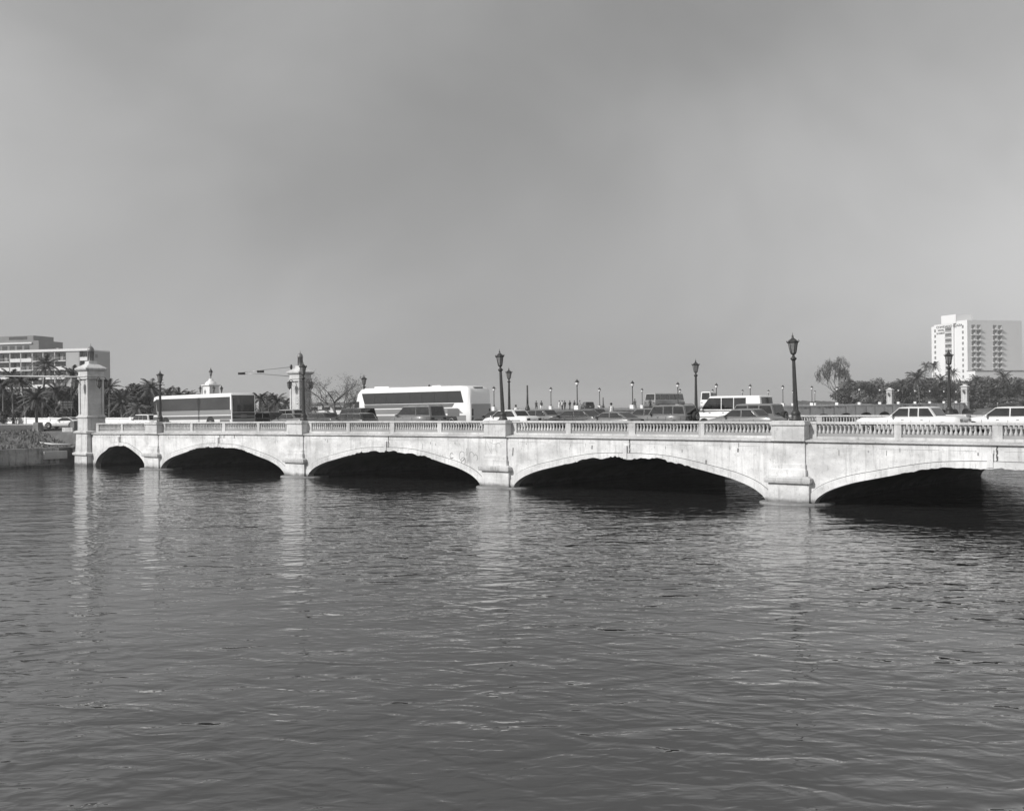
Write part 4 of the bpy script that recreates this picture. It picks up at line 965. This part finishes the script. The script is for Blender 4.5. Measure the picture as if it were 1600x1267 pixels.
# conduit and pipe at the pylon foot
g = MB(); P1 = [Vector((-103.6, 50.3, 2.25)), Vector((-101.5, 51.0, 2.05)), Vector((-100.1, 52.3, 2.0))]; g.tube(P1, .09, 8)
tag(g.build('drain_pipe', M['pipe']), 'pale pipe lying on the bank up to the left pylon', 'pipe')
g = MB(); xc = tx-.85; g.tube([(-100.1, 52.2, 1.95), (xc-.95, 52.45, 2.05), (xc-.3, 52.52, 2.35), (xc-.12, 52.6, 2.8), (xc-.08, 52.45, 3.25), (xc-.08, 52.72, 3.5), (xc-.08, 52.76, 4.3), (xc+.15, 52.76, 4.35)], .035, 6)
tag(g.build('cable_conduit', M['iron']), 'thin dark conduit climbing the front of the left pylon', 'pipe')
b = at_depth(59.5, 676, 112); t = empty('concrete_plinth', (b.x, b.y, bank_z(b.x, b.y)-.1), R(20), 'grey concrete plinth on the grass under the left palm', 'plinth')
MB().sq((0, 0, 0), [(.42, 0), (.32, 1.05)]).build('block', M['stone'], t, bevel=.03)
# white barrier wall by the pylon
g = MB(); g.slab([at_depth(97, 668, 108), at_depth(113, 668, 107), at_depth(114, 688, 107), at_depth(97, 677, 108)], FW*.35); tag(g.build('wing_wall', M['rail']), 'pale wing wall between the left pylon and the grass bank', 'wall')
b = at_depth(117, 669, 113); MBt = MB(); MBt.box(-.4, .4, -.3, .3, 0, 1.0); MBt.box(-.44, .44, -.34, .34, .82, .9)
o = MBt.build('utility_box', M['mid'], None, bevel=.03); o.location = (b.x, b.y, 3.2); tag(o, 'small dark utility box behind the coupe beside the pylon', 'box')

# ------------------------------------------------------------------ vegetation
def leafcloud(name, mt, r, seed, n=2600, clumps=14, size=.22, flat=1.0, drop=0, up=0):
    rnd = random.Random(seed); g = MB(); vs = []; fs = []
    C = []
    for _ in range(clumps):
        a = rnd.uniform(0, 6.28); q = rnd.random()**.6; zz = rnd.uniform(-.75, 1)
        k = math.sqrt(max(0, 1-zz*zz*.8)); C.append((q*k*math.cos(a)*r*.72, q*k*math.sin(a)*r*.72, zz*r*.62*flat, rnd.uniform(.26, .48)*r))
    for i in range(n):
        cx, cy, cz, cr = C[rnd.randrange(clumps)]
        d = Vector((rnd.gauss(0, 1), rnd.gauss(0, 1), rnd.gauss(0, 1))).normalized()*cr*rnd.uniform(.45, 1.08)
        p = Vector((cx, cy, cz))+Vector((d.x, d.y, d.z*.75*flat+up*abs(d.z)))
        s = size*rnd.uniform(.5, 1.3); u = Vector((rnd.gauss(0, 1), rnd.gauss(0, 1), rnd.gauss(0, .6))).normalized(); v = u.cross(d+Vector((.1, .2, .3))).normalized()
        o = len(vs); vs += [p-u*s, p+v*s*.55, p+u*s, p-v*s*.55]; fs.append((o, o+1, o+2, o+3))
    g.add(vs, fs); return g.mesh(name, mt)
def limbs(h, seed, spread=.5, r=.22):
    rnd = random.Random(seed); g = MB(); top = Vector((rnd.uniform(-.3, .3), rnd.uniform(-.3, .3), h*.5))
    g.tube([(0, 0, -.3), (top.x*.3, top.y*.3, h*.25), tuple(top)], [r, r*.8, r*.6], 7)
    for i in range(6):
        a = i*1.05+rnd.uniform(-.3, .3); e = top+Vector((math.cos(a)*h*spread*.6, math.sin(a)*h*spread*.6, h*rnd.uniform(.15, .4)))
        g.tube([tuple(top), tuple(top.lerp(e, .5)+Vector((0, 0, .2))), tuple(e)], [r*.5, r*.3, r*.1], 5)
    return g
def broad_tree(label, x, y, z0, h, w, kind, group, seed, dark=0):
    t = empty('broadleaf_tree', (x, y, z0), random.uniform(0, 6), label, 'tree', group)
    limbs(h, seed, w/h, .035*h).build('trunk', M['bark'], t)
    o = bpy.data.objects.new('crown', CRN[kind]); COL.objects.link(o); o.parent = t; o.location = (0, 0, h*.50); o.scale = (w/3.7, w/3.7, h*.56/2.0)
    return t
CRN = [leafcloud('crown', M['leaf'], 2.0, 1, 3400, 18, .17), leafcloud('crown', M['leaf2'], 2.0, 2, 3400, 15, .17), leafcloud('crown', M['leaf3'], 2.0, 3, 2400, 16, .16), leafcloud('crown', M['leaf2'], 2.0, 9, 3800, 22, .16, .9)]
def frond(g, base, ang, rise, ln, rnd, droop=1.0):
    d = Vector((math.cos(ang), math.sin(ang), 0)); pts = []
    n = 9
    for i in range(n+1):
        u = i/n; pts.append(base+d*ln*(u*(1-.12*u))*math.cos(rise*.6)+Vector((0, 0, ln*(math.sin(rise)*u-droop*.62*u*u))))
    sd = d.cross(Vector((0, 0, 1)))
    for i in range(n):
        a, b = pts[i], pts[i+1]; g.tube([a, b], .03, 3)
        for j in range(2):
            c = a.lerp(b, j/2); ll = ln*.20*math.sin(math.pi*min(.97, (i+j/2+.9)/(n+1)))**.6; w = .065*ln/2.4
            for s in (-1, 1):
                e = c+(sd*s*.85+(b-a).normalized()*.6+Vector((0, 0, -.25+rnd.uniform(-.2, .1)))).normalized()*ll
                f = (b-a).normalized()*w
                g.add([c-f, c+f, e], [(0, 1, 2)])
def palm_mesh(seed, mt, n=30, ln=2.1, droop=.8):
    rnd = random.Random(seed); g = MB()
    for i in range(n): frond(g, Vector((0, 0, 0)), i*2.399+rnd.uniform(-.2, .2), R(80-i*115/n+rnd.uniform(-8, 8)), ln*rnd.uniform(.85, 1.1), rnd, droop)
    return g.mesh('crown', mt)
PCR = [palm_mesh(1, M['leaf']), palm_mesh(2, M['leaf2']), palm_mesh(3, M['leaf3'], 26, 2.4, 1.1)]
def palm(label, x, y, z0, h, kind, group, seed, sc=1.0):
    t = empty('palm_tree', (x, y, z0), random.uniform(0, 6), label, 'palm tree', group); rnd = random.Random(seed)
    bx, by = rnd.uniform(-.07, .07)*h, rnd.uniform(-.07, .07)*h
    g = MB(); g.tube([(bx*u*u, by*u*u, -.3+(h+.3)*u) for u in (0, .15, .35, .55, .75, .9, 1)], [.26, .19, .16, .15, .14, .13, .12], 7); g.build('trunk', M['palmbark'], t)
    o = bpy.data.objects.new('crown', PCR[kind]); COL.objects.link(o); o.parent = t; o.location = (bx, by, h); o.scale = (sc,)*3; o.rotation_euler = (rnd.uniform(-.15, .15), rnd.uniform(-.15, .15), rnd.uniform(0, 6))
    return t
# (px, crown top y, depth, crown kind, crown scale)
GP = 'palms on the left bank behind the pylon'
PALMS = [(66, 556, 150, 0, 1.5), (40, 585, 140, 1, 1.2), (21, 578, 150, 0, 1.3), (5, 590, 140, 1, 1.2), (110, 573, 156, 0, 1.3), (88, 600, 138, 1, 1.2), (57, 607, 118, 0, 1.15), (128, 590, 150, 1, 1.2), (171, 594, 168, 1, 1.2), (238, 593, 172, 0, 1.35),
         (262, 605, 176, 0, 1.2), (281, 607, 180, 1, 1.15), (190, 615, 158, 0, 1.25), (292, 611, 185, 0, 1.0), (300, 613, 190, 1, .95), (405, 613, 165, 1, 1.1), (420, 616, 172, 0, 1.0), (434, 615, 168, 1, 1.15), (446, 622, 180, 0, 1.0), (216, 628, 150, 2, 1.1), (100, 622, 135, 0, 1.1)]
for i, (px, ty, Z, k, s) in enumerate(sorted(PALMS)):
    p = at_depth(px, 640, Z); zt = z_at(px, ty, Z); z0 = 3.2; h = zt-z0-1.0*s
    Z = Z if px in (57, 216) else max(Z, 168)
    p = at_depth(px, 640, Z); zt = z_at(px, ty, Z); h = zt-z0-1.0*s
    palm(('pale drooping palm behind the white estate car' if k == 2 else (ORD[i] if i < 20 else 'twenty-first')+' palm from the left along the left shore'), p.x, p.y, z0, h, k, GP, i, s)
GB = 'leafy trees on the left bank'
BT = [(30, 612, 165, 0, 7), (8, 606, 160, 1, 7), (75, 596, 172, 1, 7), (100, 598, 165, 3, 7), (140, 600, 172, 1, 7), (180, 606, 176, 1, 5.5), (203, 593, 182, 3, 8), (222, 597, 186, 0, 7.5), (185, 622, 160, 2, 6), (245, 612, 190, 1, 7), (52, 625, 150, 2, 6), (120, 618, 145, 0, 6), (270, 618, 195, 1, 7), (300, 620, 205, 1, 7), (350, 619, 220, 1, 6), (380, 618, 220, 3, 5), (155, 622, 160, 0, 6), (420, 628, 190, 2, 6), (-20, 600, 165, 0, 8), (15, 628, 140, 1, 5)]
for i, (px, ty, Z, k, w) in enumerate(sorted(BT)):
    Z = max(Z, 172)
    p = at_depth(px, 640, Z); h = z_at(px, ty, Z)-3.2
    broad_tree(ORD[i]+' leafy tree from the left along the left shore', p.x, p.y, 3.2, h, w, k, GB, i)
GR = 'trees on the far right shore'
RT = [(1333, 590, 385, 0, 13), (1352, 594, 380, 0, 11), (1318, 602, 375, 1, 9), (1372, 589, 395, 2, 11), (1397, 591, 385, 1, 10), (1413, 588, 392, 3, 12), (1433, 584, 388, 3, 13), (1452, 584, 392, 1, 12), (1468, 592, 380, 3, 10), (1487, 590, 385, 0, 10), (1503, 597, 380, 3, 8), (1520, 589, 385, 1, 11), (1535, 585, 400, 0, 12), (1556, 588, 390, 3, 12), (1576, 583, 400, 1, 13), (1598, 588, 395, 0, 12), (1345, 609, 370, 2, 7), (1385, 612, 370, 0, 7), (1620, 590, 395, 1, 12)]
for i, (px, ty, Z, k, w) in enumerate(sorted(RT)):
    p = at_depth(px, 630, Z); h = z_at(px, ty, Z)-2.6
    broad_tree(ORD[i]+' leafy tree from the left on the far right shore', p.x, p.y, 2.6, h, w, k, GR, i+50)
GQ = 'palms on the far right shore'
for i, (px, ty, Z, k, s) in enumerate([(1437, 576, 372, 1, 2.6), (1444, 565, 470, 0, 1.5), (1459, 564, 470, 1, 1.7), (1493, 575, 470, 0, 1.6), (1471, 583, 378, 1, 1.8), (1527, 585, 385, 0, 2.0), (1566, 578, 390, 1, 2.0), (1410, 590, 385, 0, 1.9)]):
    p = at_depth(px, 630, Z); h = z_at(px, ty, Z)-2.6-1.2*s
    palm(['broad dark palm above the middle of the far right trees', 'small wind-bent palm left of the white hotel', 'thin tall palm in front of the hotel lettering wing', 'palm right of the far ornate lamp against the hotel', 'palm close left of the far ornate lamp', 'palm below the hotel balcony grid', 'palm at the extreme right edge of the far trees', 'palm just left of the small distant pylon'][i], p.x, p.y, 2.6, h, k, GQ, i+90, s)
SHR = [leafcloud('foliage', M['leaf2'], 1.5, 21, 900, 9, .14, .7), leafcloud('foliage', M['leaf'], 1.5, 22, 900, 8, .14, .7)]
def shrubs(pxs, Z0, z0, sc, group, where):
    for i, px in enumerate(pxs):
        p = at_depth(px, 635, Z0+8*((i*7) % 5)-10)
        o = bpy.data.objects.new('shrub', SHR[i % 2]); COL.objects.link(o); o.location = (p.x, p.y, z0+.8*sc); k = sc*(.85+.3*((i*13) % 7)/7)
        o.scale = (k*1.3, k*1.3, k); o.rotation_euler = (0, 0, i*1.7); tag(o, (ORD[i] if i < 20 else 'twenty-'+ORD[i-20])+' dark shrub from the left '+where, 'shrub', group)
shrubs([6+17*i for i in range(7)]+[168+14*i for i in range(6)]+[262, 290, 318], 176, 3.3, 1.25, 'shrubs under the left trees', 'under the left shore trees')
shrubs([1318+13*i for i in range(24)], 372, 2.6, 2.3, 'shrubs under the far right trees', 'under the far right trees')
def branching(g, lg, p, d, ln, r, depth, rnd, up=.25, leafn=6, leafs=.12, curl=.5, ld=1, vert=0):
    pts = [p]; rr = [r]; q = Vector(p); dd = Vector(d)
    for i in range(3):
        dd = (dd+Vector((rnd.gauss(0, .22), rnd.gauss(0, .22), rnd.gauss(0, .14)+up*.22))).normalized(); q = q+dd*ln/3; pts.append(Vector(q)); rr.append(r*(1-.13*(i+1)))
    g.tube(pts, rr, 5 if depth > 2 else 4)
    if depth <= ld:
        for _ in range(leafn):
            c = pts[rnd.randrange(1, 4)]+Vector((rnd.gauss(0, .2), rnd.gauss(0, .2), rnd.gauss(0, .2))); u = Vector((rnd.gauss(0, 1), rnd.gauss(0, 1), rnd.gauss(0, 1)+vert)).normalized()*leafs*(1+vert*.3); v = u.cross(Vector((.3, .2, 1))).normalized()*leafs*.5
            lg.add([c-u, c+v, c+u, c-v], [(0, 1, 2, 3)])
    if depth:
        for _ in range(3 if depth > 1 else 3):
            a = (dd+Vector((rnd.gauss(0, curl), rnd.gauss(0, curl), rnd.gauss(0, curl*.6)+up*.5))).normalized()
            branching(g, lg, Vector(q), a, ln*rnd.uniform(.62, .85), rr[-1]*.72, depth-1, rnd, up, leafn, leafs, curl, ld, vert)
p = at_depth(528, 640, 118); t = empty('bare_tree', (p.x, p.y, 3.3), 0, 'spreading nearly bare tree with crooked limbs left of the white coach', 'tree')
g = MB(); lg = MB(); rnd = random.Random(12)
g.tube([(0, 0, -.2), (0, 0, .7)], [.3, .26], 7)
for a, el in ((180, 18), (172, 40), (205, 66), (95, 35), (25, 75), (8, 30), (300, 50), (165, 60)):
    d = AX*math.cos(R(a))*math.cos(R(el))+FW*math.sin(R(a))*math.cos(R(el))+UP*math.sin(R(el))
    branching(g, lg, Vector((0, 0, .6)), d, rnd.uniform(1.4, 2.3), .17, 4, rnd, .06, 6, .07, .62)
g.build('trunk', M['bark'], t); lg.build('crown', M['leaf3'], t)
p = at_depth(1311, 630, 372); t = empty('wispy_tree', (p.x, p.y, 2.8), 0, 'tall wispy feathery tree standing apart at the left end of the far right shore', 'tree')
g = MB(); lg = MB(); rnd = random.Random(5)
g.tube([(0, 0, -.2), (-.4, 0, 2), (-1.1, 0, 4.0)], [.45, .35, .3], 7)
for off, el in ((-20, 50), (-32, 75), (24, 70), (12, 55), (-2, 85), (62, 60), (-58, 60), (40, 0), (-80, 0)):
    d = AX*math.sin(R(off))+UP*math.cos(R(off))*1.1+FW*rnd.uniform(-.4, .4)
    branching(g, lg, Vector((-1.1, 0, rnd.uniform(2.6, 4.0))), d.normalized(), rnd.uniform(2.3, 3.5), .12, 4, rnd, .42, 5, .17, .30, 2, 2.2)
g.build('trunk', M['bark'], t); lg.build('crown', M['leaf3'], t); t.scale = (.86, .86, 1.42)
# grass tufts along the bank
rnd = random.Random(3); g = MB()
for i in range(5200):
    y = rnd.uniform(18, 52.6); x = -100.9-abs(rnd.gauss(0, 5)); z = bank_z(x, y)-.03
    a = rnd.uniform(0, 6.28); w = rnd.uniform(.05, .14); hh = rnd.uniform(.08, .38)*(1.4 if noise.noise(Vector((x*.5, y*.5, 9))) > .1 else .7)
    g.add([(x-w*math.cos(a), y-w*math.sin(a), z), (x+w*math.cos(a), y+w*math.sin(a), z), (x+rnd.uniform(-.12, .12), y+rnd.uniform(-.12, .12), z+hh)], [(0, 1, 2)])
tag(g.build('grass', M['blade']), 'rough grass and weeds on the left bank', kind='stuff')

# ------------------------------------------------------------------ buildings
def frame_axes(Xd, Zd):
    v = AX*Xd+FW*Zd; return v.normalized()
# left apartment slab
Z = 330; c = at_depth(139, 640, Z); a = frame_axes(.963, -.268); b = frame_axes(.268, .963)
top = z_at(139, 548, Z)
rz = math.atan2(a.y, a.x)
t = empty('apartment_building', (c.x, c.y, 0), rz, 'long pale apartment block with balconies and white roof edge behind the left palms', 'building')
BW = 48; DP = 10.5; fl = 2.72; nf = 8; HT = top
# local: x to the right is 0 at the corner, negative left; y=0 front, positive back
bays = [(-3.0, -.3), (-11.9, -8.0), (-16.1, -12.2), (-20.0, -16.4), (-24.2, -20.4), (-28.2, -24.4), (-32.4, -28.6), (-36.4, -32.8), (-40.6, -36.8), (-44.8, -41)]
g = MB(); g.box(-BW, 0, 1.3, DP, 0, HT); g.box(-8.0, -3.0, 0, 1.3, 0, HT)
for i in range(len(bays)): g.box(bays[i][0]-.36 if bays[i][0] > -44 else -BW, bays[i][0], 0, 1.3, 0, HT)
g.box(-.3, 0, 0, 1.3, 0, HT); g.build('wall', M['bwall'], t)
g = MB(); g.box(-BW-.3, .25, -.35, 1.6, HT, HT+.75); g.box(-BW, 0, 1.3, DP, HT, HT+.35); g.build('roof_edge', M['bwhite'], t)
g = MB(); g.box(-13, -12.2, 2, 3, HT+.35, HT+1.3); g.build('roof_vent', M['bgrey'], t)
for bi, (x0, x1) in enumerate(bays):
    for f in range(nf):
        z0 = HT-.1-fl*(f+1)
        if z0 < 2 or z0+fl < 6: continue
        q = MB(); q.box(x0+.25, x1-.25, 1.26, 1.32, z0+.25, z0+2.35); w = q.build('window', M['wind'], t)
        rr = (bi*7+f*3) % 5
        q = MB(); q.box(x0+.3+rr*.3, x0+1.3+rr*.35, 1.22, 1.26, z0+.3, z0+2.3); q.build('curtain', M['curt'], w)
        q = MB(); q.box(x0, x1, -.15, 1.3, z0-.16, z0+.10); bl = q.build('balcony', M['bwhite'], t)
        q = MB(); q.box(x0, x1, -.13, -.03, z0+.1, z0+.95) if rr in (0, 3) or bi == 0 else [q.box(x0+j*(x1-x0)/8-.03, x0+j*(x1-x0)/8+.03, -.1, -.05, z0+.1, z0+1.0) for j in range(1, 8)]+[q.box(x0, x1, -.12, -.04, z0+.96, z0+1.04)]
        q.build('railing', M['bwhite'] if rr in (0, 3) or bi == 0 else M['bwall'], bl)
for f in range(3):
    q = MB(); q.box(-.02, .03, 3.2, 4.4, HT-1.6-fl*f-.4, HT-1.6-fl*f+.7); q.build('side_window', M['bgrey'], t)
# taller block behind
Z = 420; c = at_depth(61.5, 640, Z); t = empty('apartment_tower', (c.x, c.y, 0), rz, 'stepped grey tower block rising behind the long apartment block at the left edge', 'building')
h1 = z_at(61, 532, Z); h2 = z_at(50, 524, Z)
g = MB(); g.box(-50, 0, 0, 14, 0, h1); g.build('wall', M['bgrey'], t); g = MB(); g.box(-22, -2.7, .4, 12, h1, h2); g.build('penthouse', M['bgrey'], t)
g = MB(); g.box(-34, -2.9, -.5, .1, h1-1.2, h1-.6); g.build('canopy', M['bwhite'], t)
for i in range(7):
    for f in range(2): MB().box(-6.6-i*3.4, -4.2-i*3.4, -.04, .1, h1-3.4-f*3, h1-1.9-f*3).build('window', M['wind'], t)
MB().box(-14, -5.5, .36, .5, h1+.5, h1+1.7).build('window', M['wind'], t)
# low buildings seen between the far pylon and the white coach
Z = 175; c = at_depth(541, 640, Z)
t = empty('low_building', (c.x, c.y, 3.2), math.atan2(AX.y, AX.x), 'low pale flat-roofed building glimpsed behind the bare tree', 'building')
hh = z_at(510, 629, Z)-3.2
MB().box(-6.5, 0, 0, 5, 0, hh-.35).build('wall', M['far'], t); MB().box(-6.7, .2, -.2, 5.2, hh-.35, hh).build('roof', M['bgrey'], t)
for i in range(3): MB().box(-5.9+i*2, -4.6+i*2, -.03, .05, 1.2, 2.2).build('window', M['wind'], t)
g = MB(); a_ = at_depth(478, 641, 150); b_ = at_depth(560, 641, 150)
g.slab([a_+Vector((0, 0, 3.0-a_.z)), b_+Vector((0, 0, 3.0-b_.z)), b_+Vector((0, 0, 4.9-b_.z)), a_+Vector((0, 0, 4.9-a_.z))], FW*.3); tag(g.build('garden_wall', M['farw']), 'low white wall behind the far pylon and bare tree', 'wall')

# hotel
Z = 550; c = at_depth(1512.5, 630, Z); a = frame_axes(.95, .3); rz = math.atan2(a.y, a.x)
HT = z_at(1512, 500, Z)
t = empty('hotel_tower', (c.x, c.y, 0), rz, 'white high-rise hotel with balcony stacks and roof sign above the right trees', 'building')
# local: x right along the front (0 at the corner), y back along the lettered side, left side plane x=0
SL = 28.5
g = MB(); g.box(0, 34, 0, 8.0, 0, HT); g.box(.8, 34, 8.0, 10.2, 0, HT-.6); g.box(0, 30, 10.2, SL-3.5, 0, HT-.8); g.box(1.2, 28, SL-3.5, SL, 0, HT-1.5); g.build('wall', M['hotel'], t)
h3 = z_at(1490, 490.5, 555)
g = MB(); g.box(-.1, 10, 8.2, 19.2, HT-1, h3); g.build('penthouse', M['hotel'], t)
FH = 2.82
for f in range(11):
    z0 = HT-4.3-FH*f
    if z0 < 5: break
    w = MB().box(-.05, .1, 2.6, 3.8, z0+.4, z0+1.9).build('window', M['bgrey'], t)
    w = MB().box(-.05, .1, 24.1-.6, 24.1+.7, z0-.4, z0+1.1).build('window', M['bgrey'], t)
    # balcony stack recess on the lettered side
    b = MB().box(-.08, .1, 11.6, 16.4, z0-.3, z0+1.35).build('window', M['wind'], t)
    MB().box(-.5, .1, 11.4, 16.6, z0-.6, z0-.4).build('balcony', M['hotel'], t)
    q = MB()
    for j in range(9): q.box(-.12, -.08, 11.7+j*.55, 11.76+j*.55, z0-.3, z0+1.6)
    q.build('window_frame', M['hotel'], b)
    if z0 > 12:
        for k in (0, 1, 4, 5):
            x0 = 2.6+k*3.3
            b = MB().box(x0, x0+2.4, -.06, .1, z0-.2, z0+1.9).build('window', M['bgrey'], t)
            q = MB(); q.add([(x0+2.4, -.10, z0-.2), (x0+2.4, -.10, z0+1.9), (x0+1.0, -.10, z0-.2), (x0+2.4, .0, z0-.2), (x0+2.4, .0, z0+1.9), (x0+1.0, .0, z0-.2)], [(0, 1, 2), (3, 5, 4), (0, 3, 4, 1), (1, 4, 5, 2), (2, 5, 3, 0)]); q.build('sunlit_balcony_wedge', M['hotel'], t)  # white triangle shaped like the sunlit half of the balcony wall
            MB().box(x0-.2, x0+2.6, -.8, .05, z0-.5, z0-.25).build('balcony', M['hotel'], t)
MB().box(-.6, 40, -6, 0, 0, z_at(1520, 580.5, Z)).build('podium', M['hotel'], t); zp = z_at(1520, 580.5, Z)
MB().box(-.7, 40.2, -6.2, -.1, zp, zp+.4).build('podium_edge', M['bgrey'], t)
def text(s, size, parent, loc, rot, m, sc=(1, 1, 1)):
    cu = bpy.data.curves.new('lettering', 'FONT'); cu.body = s; cu.size = size; cu.extrude = .04; cu.offset = .03
    tmp = bpy.data.objects.new('lettering_source', cu); COL.objects.link(tmp); dg = bpy.context.evaluated_depsgraph_get()
    me = bpy.data.meshes.new_from_object(tmp.evaluated_get(dg)); bpy.data.objects.remove(tmp); me.materials.clear(); me.materials.append(m)
    o = bpy.data.objects.new('lettering', me); COL.objects.link(o); o.parent = parent; o.location = loc; o.rotation_euler = rot; o.scale = sc; return o
# the lettered side faces -x: text runs from high y to low y
ro = (R(90), 0, R(-90))
text('CONDADO PLAZA', 1.62, t, (-.12, SL-5.4, HT-2.75), ro, M['letter'], (1.42, 1, 1))
text('HOTEL', 1.35, t, (-.12, SL-6.6, HT-4.35), ro, M['letter'], (1.15, 1, 1)); text('& CASINO', 1.35, t, (-.12, SL-5.6, HT-5.9), ro, M['letter'], (1.0, 1, 1))
g = MB()
# low dark far coast beyond the causeway end, breakwater
pts = []
for i in range(30):
    px = 1238+i*3.2; pts.append(px)
vs = []; fs = []
for i, px in enumerate(pts):
    p = at_depth(px, 630, 900); hgt = 1.0+3.0*abs(noise.noise(Vector((i*.3, 0, 0))))*(1 if i > 1 else .3)
    vs += [(p.x, p.y, -1), (p.x, p.y, hgt+4.4), (p.x+40, p.y+60, -1)]
for i in range(len(pts)-1): fs += [(3*i, 3*i+3, 3*i+4, 3*i+1), (3*i+1, 3*i+4, 3*i+5, 3*i+2)]
g.add(vs, fs); tag(g.build('headland', M['leaf2']), 'low dark headland at the horizon', kind='structure')

# thin sea haze over the whole place
hz = bpy.data.materials.new('sea_haze'); hz.use_nodes = True; t_ = hz.node_tree; t_.nodes.clear()
o_ = t_.nodes.new('ShaderNodeOutputMaterial'); v_ = t_.nodes.new('ShaderNodeVolumePrincipled')
v_.inputs['Color'].default_value = (.95, .95, .95, 1); v_.inputs['Density'].default_value = .00033; v_.inputs['Anisotropy'].default_value = .2
t_.links.new(v_.outputs[0], o_.inputs['Volume'])
tag(MB().box(-6100, 6100, -320, 14100, -2, 75).build('haze', hz), 'thin pale sea haze', kind='stuff')
SC.cycles.volume_bounces = 0
